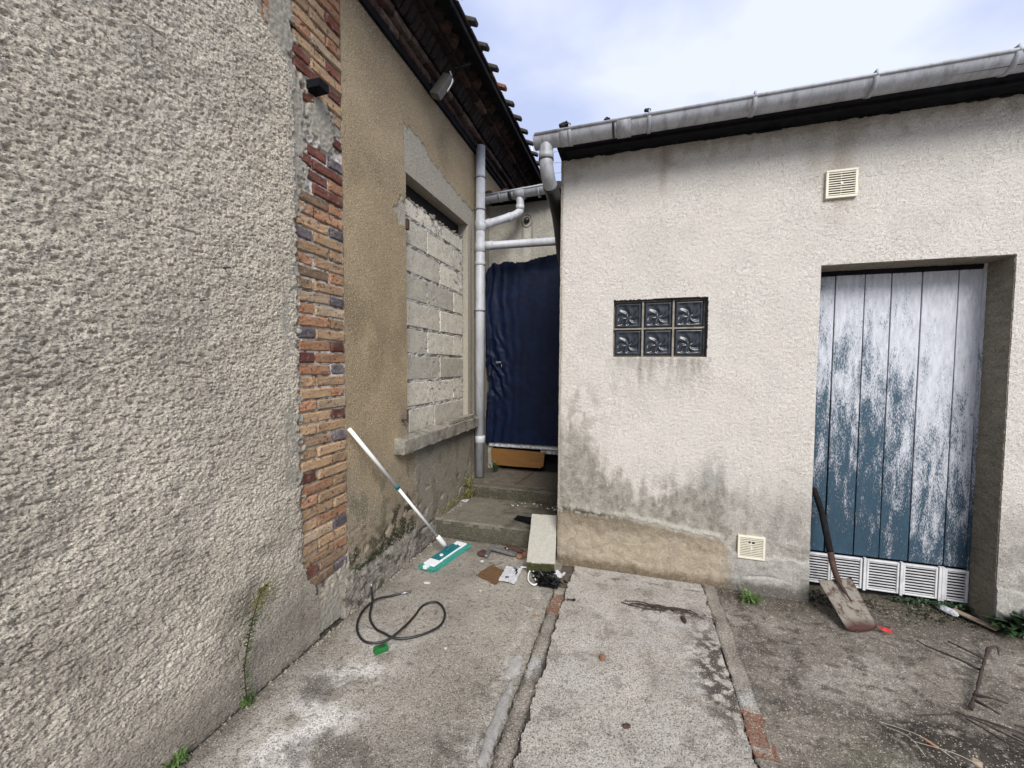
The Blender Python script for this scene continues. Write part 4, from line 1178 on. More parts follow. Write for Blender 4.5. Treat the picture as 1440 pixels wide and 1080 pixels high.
# door ---------------------------------------------------------------------
def plank_mat():
    m, t, b = newmat('worn_blue_white_paint')
    tc = t.nodes.new('ShaderNodeTexCoord')
    geo = t.nodes.new('ShaderNodeNewGeometry')
    oi = t.nodes.new('ShaderNodeObjectInfo')
    mp = NN(t, 'ShaderNodeMapping'); mp.inputs['Scale'].default_value = (1, 1, 0.22)
    va = NN(t, 'ShaderNodeVectorMath', operation='ADD')
    cx = NN(t, 'ShaderNodeCombineXYZ')
    ml = NN(t, 'ShaderNodeMath', operation='MULTIPLY'); ml.inputs[1].default_value = 13.0
    t.links.new(oi.outputs['Random'], ml.inputs[0]); t.links.new(ml.outputs[0], cx.inputs[2])
    t.links.new(tc.outputs['Object'], va.inputs[0]); t.links.new(cx.outputs[0], va.inputs[1])
    t.links.new(va.outputs[0], mp.inputs[0])
    v = mp.outputs[0]
    sep = NN(t, 'ShaderNodeSeparateXYZ'); t.links.new(geo.outputs['Position'], sep.inputs[0])
    mr = NN(t, 'ShaderNodeMapRange'); mr.inputs[1].default_value = 0.35; mr.inputs[2].default_value = 2.0
    mr.inputs[3].default_value = 0.265; mr.inputs[4].default_value = -0.05
    t.links.new(sep.outputs[2], mr.inputs[0])
    fine = noise(t, v, 260, 4, 0.8, 0.2)
    mid = noise(t, v, 16, 6, 0.72, 0.4)
    xr = NN(t, 'ShaderNodeMapRange'); xr.inputs[1].default_value = 1.1; xr.inputs[2].default_value = 2.0
    xr.inputs[3].default_value = 0.05; xr.inputs[4].default_value = -0.04
    t.links.new(sep.outputs[0], xr.inputs[0])
    rr_ = NN(t, 'ShaderNodeMath', operation='MULTIPLY_ADD'); rr_.inputs[1].default_value = 0.06
    t.links.new(oi.outputs['Random'], rr_.inputs[0]); t.links.new(xr.outputs[0], rr_.inputs[2])
    sm = NN(t, 'ShaderNodeMath', operation='ADD'); t.links.new(mr.outputs[0], sm.inputs[0]); t.links.new(rr_.outputs[0], sm.inputs[1])
    a1 = NN(t, 'ShaderNodeMath', operation='MULTIPLY_ADD'); a1.inputs[1].default_value = 0.75
    t.links.new(mid, a1.inputs[0]); t.links.new(sm.outputs[0], a1.inputs[2])
    a2 = NN(t, 'ShaderNodeMath', operation='MULTIPLY_ADD'); a2.inputs[1].default_value = 1.05
    t.links.new(fine, a2.inputs[0]); a2.inputs[1].default_value = 0.8; t.links.new(a1.outputs[0], a2.inputs[2])
    # >0.95 -> blue
    fac = ramp(t, a2.outputs[0], [(0.85, 0), (1.05, 1)])
    streak = noise(t, v, 60, 3, 0.6)
    white = mix(t, ramp(t, streak, [(0.3, 0), (0.7, 1)]), (0.40, 0.42, 0.46), (0.57, 0.585, 0.63))
    blue = mix(t, ramp(t, mid, [(0.35, 0), (0.65, 1)]), (0.008, 0.028, 0.050), (0.020, 0.058, 0.092))
    c = mix(t, fac, white, blue)
    wood = noise(t, v, 90, 5, 0.75)
    c = mix(t, ramp(t, wood, [(0.60, 0), (0.68, 0.7)]), c, (0.15, 0.16, 0.185))
    t.links.new(c, b.inputs['Base Color'])
    b.inputs['Roughness'].default_value = 0.7
    b1 = bump(t, b, fine, 0.55, 0.003)
    bump(t, b, streak, 0.3, 0.003, b1)
    return m
M['plank'] = plank_mat()
door = empty('plank_door', (1.56, 3.19, 0), parent_ := None)
door['label'] = None
del door['label']
door.parent = shed
door.matrix_parent_inverse = Matrix.Translation(shed.location).inverted()
def plank(x0, x1, i):
    bm = bmesh.new()
    bx(bm, -(x1 - x0) / 2 + 0.0030, (x1 - x0) / 2 - 0.0030, -0.012, 0.015, -0.93, 0.926, 0.004, 2)
    me = bpy.data.meshes.new('plank')
    bmesh.ops.recalc_face_normals(bm, faces=bm.faces)
    bm.to_mesh(me); bm.free(); me.materials.append(M['plank'])
    o = bpy.data.objects.new('plank', me); COL.objects.link(o)
    o.parent = door
    o.location = ((x0 + x1) / 2 - 1.56, 3.192 - 3.19 + rb.uniform(-.003, .003), 1.177)
    o.rotation_euler = (0, rb.uniform(-.0012, .0012), rb.uniform(-.012, .012))
    return o
pxs = [1.100, 1.256, 1.417, 1.558, 1.714, 1.892, 2.018]
for i in range(6): plank(pxs[i], pxs[i + 1], i)
def dbox(name, *a, mat, **k):
    o = box(name, *a, mat, None, **k)
    o.parent = door
    o.matrix_parent_inverse = Matrix.Translation((1.56, 3.19, 0)).inverted()
    return o
dbox('door_back', 1.095, 2.02, 3.212, 3.235, 0.24, 2.20, mat=M['void'])
dbox('head_rail', 1.10, 2.012, 3.172, 3.211, 2.100, 2.14, mat=M['dark'], bev=0.006, jit=0.004)
for q in ((-0.53, 5.0, 5.9, 6.0, -0.05, 3.08), (4.95, 5.05, 3.3, 5.9, -0.05, 3.08)): box('back_wall', *q, M['sill'], shed)
dbox('bottom_rail', 1.10, 2.02, 3.208, 3.23, -0.02, 0.24, mat=M['void'])
# louvred grilles along the foot
def grille(x0, x1, z0=0.035, z1=0.238):
    bm = bmesh.new()
    y = 3.160
    bx(bm, x0, x1, y + 0.012, y + 0.018, z0, z1, mi=1)
    bx(bm, x0, x0 + 0.012, y - 0.004, y + 0.014, z0, z1, 0.002)
    bx(bm, x1 - 0.012, x1, y - 0.004, y + 0.014, z0, z1, 0.002)
    bx(bm, x0 + 0.0122, x1 - 0.0122, y - 0.004, y + 0.014, z1 - 0.012, z1, 0.002)
    bx(bm, x0 + 0.0122, x1 - 0.0122, y - 0.004, y + 0.014, z0, z0 + 0.010, 0.002)
    n = 10
    for k in range(n):
        z = z0 + 0.018 + (z1 - z0 - 0.036) * k / (n - 1)
        Mx = Matrix.Translation(((x0 + x1) / 2, y + 0.004, z)) @ Matrix.Rotation(0.25, 4, 'X')
        bx(bm, -(x1 - x0) / 2 + 0.0125, (x1 - x0) / 2 - 0.0125, -0.004, 0.004, -0.0022, 0.0022, 0, M=Mx)
    o = bm_obj('vent_grille', bm, None, mats=[M['grille'], M['void']])
    o.parent = door; o.matrix_parent_inverse = Matrix.Translation((1.56, 3.19, 0)).inverted()
    return o
for a, b in ((1.10, 1.285), (1.288, 1.462), (1.487, 1.660), (1.680, 1.857), (1.892, 2.008)): grille(a, b)
for x in (1.474, 1.670, 1.866, 1.882): dbox('grille_batten', x - 0.007, x + 0.007, 3.150, 3.168, 0.03, 0.246, mat=M['grille'])
# frame post at the right
fr = box('door_frame', 2.0, 2.0215, 3.165, 3.185, 0.0, 2.13, M['plank'], None)
fr.parent = door; fr.matrix_parent_inverse = Matrix.Translation((1.56, 3.19, 0)).inverted()

# glass block window --------------------------------------------------------
def glass_mat():
    m, t, b = newmat('dark_pressed_glass')
    b.inputs['Base Color'].default_value = (0.012, 0.016, 0.022, 1)
    b.inputs['Roughness'].default_value = 0.24
    b.inputs['Specular IOR Level'].default_value = 0.5
    vec = coords(t)
    n = noise(t, vec, 30, 3)
    t.links.new(mix(t, ramp(t, n, [(0.4, 0), (0.75, 1)]), (0.010, 0.014, 0.020), (0.03, 0.036, 0.045)), b.inputs['Base Color'])
    return m
M['glass'] = glass_mat()
gw = empty('glass_block_window', (GX0, FY, GZ0))
gw.parent = shed; gw.matrix_parent_inverse = Matrix.Translation(shed.location).inverted()
def glass_block(cx, cz, w, h_, sd):
    us_ = lin(-w / 2, w / 2, 0.0042); vs_ = lin(-h_ / 2, h_ / 2, 0.0042)
    def hf(u, v):
        e_ = np.maximum(np.abs(u) / (w / 2), np.abs(v) / (h_ / 2))
        r = ss(0.80, 0.74, e_)                           # recessed pressed panel inside a rim
        a = np.arctan2(v + 0.02, u); d = np.hypot(u, v + 0.02)
        pet = np.sin(a * 6 + 1.2 * np.sin(d * 60) + sd * .0) * ss(0.008, 0.035, d)
        pet = np.sign(pet) * np.abs(pet) ** 0.7
        return 0.0 - 0.006 * r + 0.0045 * r * pet * (1 - 0.3 * ss(0.04, 0.09, d)) - 0.010 * ss(0.90, 1.0, e_) ** 2
    o = relief('glass_block', (cx, FY + 0.022, cz), (1, 0, 0), (0, 0, 1), (0, -1, 0), us_, vs_, hf, lambda u, v, h: np.zeros(u.shape + (3,)) + 0.02, M['glass'], None, None, 0.05)
    o.parent = gw; o.matrix_parent_inverse = (Matrix.Translation((GX0, FY, GZ0))).inverted()
    return o
bw = (GX1 - GX0 - 0.012) / 3; bh = (GZ1 - GZ0 - 0.012) / 2
for i in range(3):
    for j in range(2):
        glass_block(GX0 + 0.006 + bw * (i + .5) - 0.006, GZ0 + 0.004 + bh * (j + .5), bw - 0.020, bh - 0.018, i + j)
def gbox(name, *a):
    o = box(name, *a, M['sill'], None)
    o.parent = gw; o.matrix_parent_inverse = (Matrix.Translation((GX0, FY, GZ0))).inverted()
gbox('joint_bed', GX0 - 0.005, GX1 + 0.005, FY + 0.040, FY + 0.10, GZ0 - 0.005, GZ1 + 0.005)
for i in (1, 2): gbox('joint', GX0 + bw * i - 0.006, GX0 + bw * i + 0.006, FY + 0.016, FY + 0.045, GZ0 + 0.001, GZ1 - 0.001)
gbox('joint', GX0 + 0.001, GX1 - 0.001, FY + 0.0165, FY + 0.045, GZ0 + bh + 0.000, GZ0 + bh + 0.011)
ob = box('rim', GX0, GX1 + 0.004, FY + 0.0, FY + 0.02, GZ1 - 0.006, GZ1 + 0.004, M['dark'], None)
ob.parent = gw; ob.matrix_parent_inverse = (Matrix.Translation((GX0, FY, GZ0))).inverted()
ob = box('rim', GX1 - 0.012, GX1 + 0.003, FY - 0.001, FY + 0.02, GZ0 - 0.003, GZ1 - 0.007, M['dark'], None)
ob.parent = gw; ob.matrix_parent_inverse = (Matrix.Translation((GX0, FY, GZ0))).inverted()

# wall vents
def vent(x0, x1, z0, z1, label, n=10, broken=False):
    g = empty('wall_vent', ((x0 + x1) / 2, FY, (z0 + z1) / 2), label, 'wall vent')
    y = FY - 0.016
    bm = bmesh.new()
    f = 0.014
    bx(bm, x0, x1, y - 0.004, y + 0.02, z1 - f, z1, 0.002); bx(bm, x0, x1, y - 0.004, y + 0.02, z0, z0 + f, 0.002)
    bx(bm, x0, x0 + f, y - 0.0042, y + 0.02, z0 + f, z1 - f, 0.001); bx(bm, x1 - f, x1, y - 0.0042, y + 0.02, z0 + f, z1 - f, 0.001)
    bm_obj('frame', bm, M['cream'], g)
    box('backing', x0 + 0.006, x1 - 0.006, y + 0.014, y + 0.018, z0 + 0.006, z1 - 0.006, M['void'], g)
    h_ = (z1 - z0 - 2 * f)
    for k in range(n):
        z = z0 + f + h_ * (k + 0.5) / n
        if broken and k == n - 3:
            box('slat', x0 + f, x0 + 0.06, y - 0.003, y + 0.005, z - 0.0028, z + 0.0028, M['cream'], g)
            box('slat', x0 + 0.10, x1 - f, y - 0.003, y + 0.005, z - 0.0028, z + 0.0028, M['cream'], g)
            continue
        box('slat', x0 + f + .0005, x1 - f - .0005, y - 0.003, y + 0.005, z - 0.0028, z + 0.0028, M['cream'], g)
    box('centre_rib', (x0 + x1) / 2 - 0.003, (x0 + x1) / 2 + 0.003, y + 0.0052, y + 0.009, z0 + f, z1 - f, M['cream'], g)
    box('screw', (x0 + x1) / 2 - 0.006, (x0 + x1) / 2 + 0.006, y - 0.006, y - 0.0032, (z0 + z1) / 2 - 0.006, (z0 + z1) / 2 + 0.006, M['white'], g, 0.002)
vent(1.099, 1.262, 2.533, 2.702, 'upper cream plastic wall vent, high on the pale wall above the blue door', 10)
vent(0.681, 0.843, 0.220, 0.375, 'lower cream plastic wall vent with a broken slat, near the foot of the pale wall', 11, True)

# dark eave, roof edge and gutter -------------------------------------------
def shed_x(name, *a, **k): return box(name, *a, M['dark'], shed, **k)
shed_x('soffit', -0.50, 5.0, 2.70, 3.2, 3.004, 3.022)
shed_x('fascia', -0.50, 5.0, 2.830, 2.848, 2.985, 3.04)
shed_x('roof', -0.56, 5.0, 2.80, 6.2, 3.045, 3.075)
bm = bmesh.new()
for k in range(60):
    x = rb.uniform(-0.5, 2.6)
    r_ = bmesh.ops.create_icosphere(bm, subdivisions=1, radius=rb.uniform(.006, .016))
    bmesh.ops.scale(bm, vec=(rb.uniform(1, 4), 1, 0.6), verts=r_['verts'])
    bmesh.ops.translate(bm, vec=(x, 2.968, 3.0 + rb.uniform(-.006, .004)), verts=r_['verts'])
tag(bm_obj('tar_crumbs', bm, M['dark'], shed), kind='stuff')
gy, gr = 2.738, 0.066
gut = empty('gutter', (0.5, gy, 3.05), 'long grey half-round gutter along the eave of the pale outbuilding', 'gutter')
half_gutter('channel', -0.672, 3.2, gy, 3.045, 3.068, gr, M['gut'], gut, n=60)
end_cap(-0.684, gy, 3.045, gr, M['gut'], gut)
gz = lambda x: 3.045 + (x + 0.672) / 3.87 * 0.023
for x in (-0.44, 0.055, 0.63, 1.20, 1.77, 2.3):
    gutter_collar(x, gy, gz(x), gr + 0.006, 0.022, M['gut'], gut, 'bracket')
    tube('bracket_clip', [(x, gy - gr - 0.005, gz(x) - 0.005), (x, gy - gr - 0.004, gz(x) + 0.022), (x, gy - gr + 0.03, gz(x) + 0.024)], 0.006, M['gut'], gut, 8)
gutter_collar(-0.095, gy, gz(-0.1), gr + 0.007, 0.085, M['gut'], gut)
gutter_collar(-0.160, gy, gz(-0.1), gr + 0.004, 0.014, M['black'], gut, 'rubber_seal')
gutter_collar(-0.47, gy, gz(-.47), gr + 0.004, 0.07, M['gut'], gut)
# swan neck
el = empty('drainpipe', (-0.6, gy, 3.0), 'curved grey swan-neck drainpipe below the left end of the long gutter', 'drainpipe')
tube('pipe', smooth_path([(-0.605, gy, 3.02), (-0.605, gy, 2.92), (-0.603, gy + 0.003, 2.86), (-0.598, gy + 0.03, 2.805), (-0.594, gy + 0.10, 2.765)], 10), 0.047, M['gut'], el, 24)
tube('pipe_socket', [(-0.605, gy, 2.945), (-0.605, gy, 2.90)], 0.0505, M['gut'], el, 24)
tube('rubber_seal', [(-0.605, gy, 2.90), (-0.605, gy, 2.895)], 0.052, M['black'], el, 24)
bp = tube('drainpipe', smooth_path([(-0.594, gy + 0.09, 2.768), (-0.597, 3.0, 2.74), (-0.60, 3.18, 2.68), (-0.600, 3.30, 2.56), (-0.590, 3.35, 2.42), (-0.56, 3.38, 2.30), (-0.50, 3.40, 2.22)], 8), 0.052, M['black'], None, 16)
tag(bp, 'black downpipe running behind the corner of the pale wall from the grey swan neck', 'drainpipe')
def clump(x, y, z, s, label, mat=M['black'], cat='debris'):
    bm = bmesh.new()
    for k in range(1):
        r_ = bmesh.ops.create_icosphere(bm, subdivisions=2, radius=s)
        for v in r_['verts']: v.co = Vector((v.co.x * 1.6, v.co.y, v.co.z * .8)) + Vector([rb.uniform(-.25, .25) * s for _ in range(3)])
        bmesh.ops.translate(bm, vec=(x, y, z), verts=r_['verts'])
    return tag(bm_obj('moss_clump', bm, mat), label, cat)
clump(-0.47, gy - 0.05, gz(-.47) + 0.035, 0.024, 'black clump on the gutter rim nearest the swan neck', cat='moss')
clump(-0.20, gy - 0.06, gz(-.2) + 0.020, 0.012, 'tiny flat dark clump on the gutter rim beside the rubber joint', cat='moss')
clump(0.045, gy - 0.06, gz(.05) + 0.03, 0.014, 'small round dark clump on the gutter rim right of the joint', cat='moss')

# ------------------------------------------------------------------ loose things
# mop
mop = empty('flat_mop', (-1.385, 2.785, 0.0), 'white-handled flat mop with green microfibre pad leaning on the brick quoin', 'mop')
ma, mb = Vector((-1.628, 1.992, 1.115)), Vector((-1.415, 2.82, 0.075))
md = mb - ma
tube('handle', [ma, ma + md * 0.43], 0.0125, M['white'], mop, 14)
tube('handle', [ma + md * 0.43, ma + md * 0.92], 0.0105, M['white'], mop, 14)
tube('locking_collar', [ma + md * 0.415, ma + md * 0.44], 0.0150, M['teal'], mop, 14)
tube('swivel_joint', [ma + md * 0.90, ma + md * 0.91, ma + md * 0.98, ma + md * 1.02], [0.012, 0.019, 0.020, 0.012], M['white'], mop, 14)
Mm = Matrix.Translation((-1.385, 2.785, 0.0)) @ Matrix.Rotation(math.radians(-11), 4, 'Z')
def mopbox(name, x0, x1, y0, y1, z0, z1, mat, bev, seg=2, jit=0): return box(name, x0, x1, y0, y1, z0, z1, mat, mop, bev, seg, M=Mm, jit=jit, smooth=False)
bm = bmesh.new()
for k in range(420):
    a = rb.random()
    per = rb.random() * (2 * 0.47 + 2 * 0.13)
    if per < 0.47: x, y = 0.066, -0.235 + per; dx, dy = 1, 0
    elif per < 0.94: x, y = -0.066, -0.235 + (per - 0.47); dx, dy = -1, 0
    elif per < 1.07: x, y = -0.065 + (per - 0.94), 0.235; dx, dy = 0, 1
    else: x, y = -0.065 + (per - 1.07), -0.235; dx, dy = 0, -1
    l = rb.uniform(.008, .02)
    p = Vector((x, y, rb.uniform(.006, .024)))
    tb(bm, [Mm @ p, Mm @ (p + Vector((dx * l + rb.uniform(-.006, .006), dy * l + rb.uniform(-.006, .006), -0.004 - p.z * .4)))], [0.0035, 0.0018], 4)
tag(bm_obj('pad_fringe', bm, M['mint'], mop), kind='stuff')
mopbox('pad', -0.068, 0.068, -0.236, 0.236, 0.008, 0.026, M['mint'], 0.009)
mopbox('pad_pocket', -0.052, 0.050, -0.210, -0.10, 0.024, 0.036, M['padwhite'], 0.006)
mopbox('pad_pocket', -0.052, 0.050, 0.125, 0.215, 0.024, 0.036, M['padwhite'], 0.006)
mopbox('plate', -0.050, 0.036, -0.13, 0.15, 0.027, 0.040, M['teal'], 0.005)
mopbox('plate_edge', 0.0365, 0.048, -0.12, 0.20, 0.026, 0.038, M['padwhite'], 0.004)
mopbox('tab', -0.012, 0.016, -0.262, -0.215, 0.020, 0.045, M['padwhite'], 0.004)
for (x, y) in ((0.0, -0.06), (-0.018, 0.155), (0.022, 0.155)):
    tube('button', [Mm @ Vector((x, y, 0.038)), Mm @ Vector((x, y, 0.046))], 0.014, M['white'], mop, 12)
mopbox('joint_block', -0.012, 0.012, 0.005, 0.045, 0.040, 0.062, M['teal'], 0.005)

# cable
cb = empty('black_cable', (-1.3, 2.0, 0), 'black cable looped on the concrete with metal tips, below the mop', 'cable')
cp = [(-1.615, 2.165, 0.05), (-1.56, 2.10, 0.012), (-1.472, 1.956, 0.010), (-1.38, 1.88, 0.010), (-1.309, 1.850, 0.018), (-1.21, 1.842, 0.010), (-1.109, 1.901, 0.010), (-1.040, 2.010, 0.010), (-1.070, 2.13, 0.010), (-1.16, 2.205, 0.012),
      (-1.228, 2.160, 0.010), (-1.225, 2.038, 0.010), (-1.222, 1.905, 0.022), (-1.265, 1.805, 0.010), (-1.36, 1.768, 0.010), (-1.475, 1.845, 0.010), (-1.548, 1.985, 0.010), (-1.535, 2.10, 0.022), (-1.48, 2.18, 0.010), (-1.417, 2.235, 0.010)]
tube('cable', smooth_path(cp, 10), 0.0065, M['black'], cb, 10)
tube('metal_tip', [(-1.43, 2.222, 0.010), (-1.385, 2.265, 0.010)], 0.009, M['steel'], cb, 10)
tube('metal_tip', [(-1.618, 2.168, 0.052), (-1.628, 2.185, 0.075)], 0.008, M['steel'], cb, 10)
gp = empty('plug_block', (-1.245, 1.742, 0), 'small bright green plastic block touching the black cable loop', 'connector')
Mg = Matrix.Translation((-1.245, 1.742, 0.015)) @ Matrix.Rotation(math.radians(-40), 4, 'Z')
box('body', -0.020, 0.020, -0.034, 0.034, -0.013, 0.013, M['green'], gp, 0.004, 2, M=Mg)
box('slot', -0.010, 0.010, -0.012, 0.020, 0.0131, 0.016, M['leafdark'], gp, M=Mg)
box('slot', -0.012, 0.012, -0.0365, -0.034, -0.006, 0.006, M['leafdark'], gp, M=Mg)

# long pale block leaning on the lower step
sb = empty('stone_block', (-0.64, 2.76, 0), 'long pale concrete block leaning against the lower step at the pale wall corner', 'block')
Mb = Matrix.Translation((-0.622, 2.762, 0.004)) @ Matrix.Rotation(math.radians(9), 4, 'Z') @ Matrix.Rotation(math.radians(25), 4, 'X')
bm = bmesh.new()
bx(bm, -0.102, 0.102, 0.0, 0.47, 0.0, 0.10, 0.007, 2)
bmesh.ops.subdivide_edges(bm, edges=[e_ for e_ in bm.edges if abs((e_.verts[0].co - e_.verts[1].co).length) > 0.08], cuts=5, use_grid_fill=True)
for v in bm.verts: v.co += Vector((rb.uniform(-.0016, .0016), rb.uniform(-.002, .002), rb.uniform(-.0016, .0016)))
for f in bm.faces:
    f.material_index = 1 if f.calc_center_median().y < 0.004 else 0
bmesh.ops.transform(bm, matrix=Mb, verts=bm.verts)
bm_obj('block_body', bm, None, sb, mats=[M['mossblock'], M['mossface']])
sb_child = None

def sheet(name, pts, z, mat, label, cat, crease=0.006, n=10, th_=0.0018, group=None):
    """a thin crumpled sheet lying on the ground, corners given counter-clockwise"""
    P = [Vector((p[0], p[1], 0)) for p in pts]
    bm = bmesh.new()
    g = []
    for i in range(n + 1):
        rowv = []
        for j in range(n + 1):
            s, t_ = i / n, j / n
            p = (P[0] * (1 - s) + P[1] * s) * (1 - t_) + (P[3] * (1 - s) + P[2] * s) * t_
            if i in (0, n) or j in (0, n): p += Vector((rb.uniform(-.003, .003), rb.uniform(-.003, .003), 0))
            p.z = z + crease * (0.6 + math.sin(s * 5 + t_ * 3) * .5 + rb.uniform(-.35, .35)) 
            rowv.append(bm.verts.new(p))
        g.append(rowv)
    for i in range(n):
        for j in range(n): bm.faces.new((g[i][j], g[i + 1][j], g[i + 1][j + 1], g[i][j + 1]))
    r_ = bmesh.ops.solidify(bm, geom=bm.faces[:], thickness=th_)
    return tag(bm_obj(name, bm, mat), label, cat, group)
sheet('cardboard', [(-1.055, 2.59), (-0.88, 2.515), (-0.855, 2.70), (-0.995, 2.765)], 0.006, M['card'], 'torn brown cardboard scrap lying left of the white paper', 'cardboard', 0.005, th_=0.003)
sheet('paper', [(-0.873, 2.552), (-0.757, 2.552), (-0.757, 2.755), (-0.880, 2.772)], 0.014, M['paper'], 'crumpled white paper sheet between the cardboard and the leaning block', 'paper', 0.007)
bm = bmesh.new()
for (x0, x1, y0, y1) in ((-0.80, -0.785, 2.70, 2.74), (-0.785, -0.775, 2.66, 2.70), (-0.84, -0.815, 2.60, 2.615), (-0.82, -0.80, 2.735, 2.745)):
    bx(bm, x0, x1, y0, y1, 0.022, 0.0235)
tag(bm_obj('paper_scraps', bm, M['black']), kind='stuff')
box_t = sheet('tile_shard', [(-1.03, 2.80), (-0.965, 2.765), (-0.922, 2.83), (-0.970, 2.885)], 0.010, M['stone'], 'pale flat stone shard above the brown cardboard', 'shard', 0.002, 5, 0.010)
# metal bracket
mbk = empty('metal_bracket', (-1.0, 2.95, 0), 'rusty grey metal angle bracket lying below the lower step', 'bracket')
def seg_box(a, b, w, h_, mat, parent, name):
    a, b = Vector(a), Vector(b); d = b - a
    q = d.to_track_quat('Y', 'Z').to_matrix().to_4x4()
    Mx = Matrix.Translation(a) @ q
    return box(name, -w / 2, w / 2, 0, d.length, -h_ / 2, h_ / 2, mat, parent, 0.003, M=Mx)
seg_box((-1.07, 2.83, 0.03), (-1.085, 2.985, 0.035), 0.022, 0.02, M['steel'], mbk, 'short_arm')
seg_box((-1.09, 2.975, 0.035), (-0.86, 2.93, 0.030), 0.040, 0.02, M['steel'], mbk, 'long_arm')
for x in (-1.02, -0.94): tube('bolt', [(x, 2.955, 0.045), (x, 2.955, 0.062)], 0.008, M['steel'], mbk, 8)
def lump(name, x, y, z, s, mat, label, cat, sc=(1, 1, .6), group=None, sub=2):
    bm = bmesh.new()
    bmesh.ops.create_icosphere(bm, subdivisions=sub, radius=s)
    for v in bm.verts:
        v.co *= 1 + rb.uniform(-.16, .16); v.co = Vector((v.co.x * sc[0], v.co.y * sc[1], v.co.z * sc[2]))
    bmesh.ops.transform(bm, matrix=Matrix.Translation((x, y, z + s * sc[2] * .7)) @ Matrix.Rotation(rb.uniform(0, 3), 4, 'Z'), verts=bm.verts)
    return tag(bm_obj(name, bm, mat), label, cat, group)
lump('brick_fragment', -0.83, 2.94, 0.0, 0.030, M['rubble'], 'rounded orange brick fragment at the right end of the metal bracket', 'rubble')
lump('brick_fragment', -0.90, 3.03, 0.0, 0.055, M['rust'], 'dark brown rubble lump between the bracket and the step riser', 'rubble', (1.6, .6, .5))
lump('brick_fragment', -1.12, 2.90, 0.0, 0.045, M['rust'], 'dark rusty lump left of the metal bracket', 'rubble', (1, 1.2, .45))
lump('brick_fragment', -0.79, 2.98, 0.0, 0.035, M['rubble'], 'brown brick chip squeezed beside the leaning block', 'rubble', (1, .8, .6))
lump('pebble', -1.09, 2.80, 0.0, 0.012, M['stone'], 'small white pebble just left of the pale shard', 'pebble')
# debris pile by the wall corner: film, strap loop
bm = bmesh.new()
for k in range(70):
    a = rb.uniform(0, 6.28); r_ = abs(rb.gauss(0, .055))
    c = Vector((-0.545 + r_ * math.cos(a) * 1.15, 2.655 + r_ * math.sin(a), 0.012 + rb.uniform(0, .045) * math.exp(-r_ * 12)))
    vs = [bm.verts.new(c + Vector((rb.uniform(-.034, .034), rb.uniform(-.034, .034), rb.uniform(-.016, .026)))) for _ in range(4)]
    bm.faces.new(vs[:3]); bm.faces.new((vs[0], vs[2], vs[3]))
bmesh.ops.solidify(bm, geom=bm.faces[:], thickness=0.0012)
bx(bm, -0.62, -0.47, 2.60, 2.71, 0.001, 0.004)
tag(bm_obj('plastic_film', bm, M['bag']), 'crumpled shiny black plastic film on the kerb strip below the leaning block', 'plastic')
tube_o = tube('strap_loop', smooth_path([(-0.78, 2.79, 0.012), (-0.72, 2.78, 0.02), (-0.68, 2.76, 0.018), (-0.66, 2.70, 0.012), (-0.615, 2.61, 0.014), (-0.635, 2.585, 0.012), (-0.68, 2.63, 0.012), (-0.70, 2.72, 0.014), (-0.69, 2.775, 0.022)], 8), 0.0055, M['white'], None, 8)
tag(tube_o, 'pale grey plastic strap loop lying between the paper and the black film', 'strap')
sheet('foil_scrap', [(-0.53, 2.72), (-0.46, 2.70), (-0.44, 2.76), (-0.50, 2.79)], 0.02, M['paper'], 'crumpled off-white scrap beside the foot of the leaning block', 'scrap', 0.018, 5)
sheet('leaf_scrap', [(-0.385, 2.455), (-0.335, 2.47), (-0.33, 2.485), (-0.38, 2.48)], 0.018, M['black'], 'small black shrivelled scrap at the left edge of the middle slab', 'scrap', 0.008, 4)
sheet('paper', [(-1.62, 3.55), (-1.55, 3.55), (-1.545, 3.62), (-1.60, 3.62)], 0.166, M['paper'], 'tiny white paper square on the lower step near the green weed', 'paper', 0.003, 4)
sheet('slate_shard', [(-0.98, 3.26), (-0.78, 3.20), (-0.78, 3.36), (-0.97, 3.36)], 0.170, M['dark'], 'dark flat slate shard lying on the lower step behind the block', 'shard', 0.006, 5, 0.008)
# litter along the back of lower step
bm = bmesh.new()
for k in range(30):
    r_ = bmesh.ops.create_icosphere(bm, subdivisions=1, radius=rb.uniform(.003, .009))
    bmesh.ops.translate(bm, vec=(rb.uniform(-1.15, -0.60), rb.uniform(3.60, 3.73), 0.163), verts=r_['verts'])
tag(bm_obj('step_grit', bm, M['stone']), kind='stuff')
# single stones on the slabs
lump('pebble', -0.131, 2.014, 0.012, 0.017, M['rubble'], 'rounded orange-brown pebble in the middle of the centre slab', 'pebble', (1.0, .9, 1.0))
lump('pebble', -0.01, 1.655, 0.012, 0.012, M['rust'], 'left one of two dark brown crumbs below the orange pebble on the centre slab', 'pebble')
lump('pebble', 0.001, 1.66, 0.012, 0.010, M['rust'], 'right one of two dark brown crumbs below the orange pebble on the centre slab', 'pebble')
lump('pebble', -0.93, 1.86, 0.0, 0.009, M['stone'], 'lone white pebble on the left slab in front of the cable', 'pebble')
lump('pebble', -0.955, 2.42, 0.0, 0.008, M['stone'], 'tiny white pebble on the left slab below the cardboard', 'pebble')
lump('pebble', -1.34, 2.40, 0.0, 0.016, M['stone'], 'flat beige stone chip near the cable tip and the mop head', 'pebble', (1.6, .8, .4))
lump('pebble', -0.55, 2.28, -0.005, 0.011, M['rubble'], 'red brick crumb in the crack left of the kerb strip', 'pebble')
bm = bmesh.new()
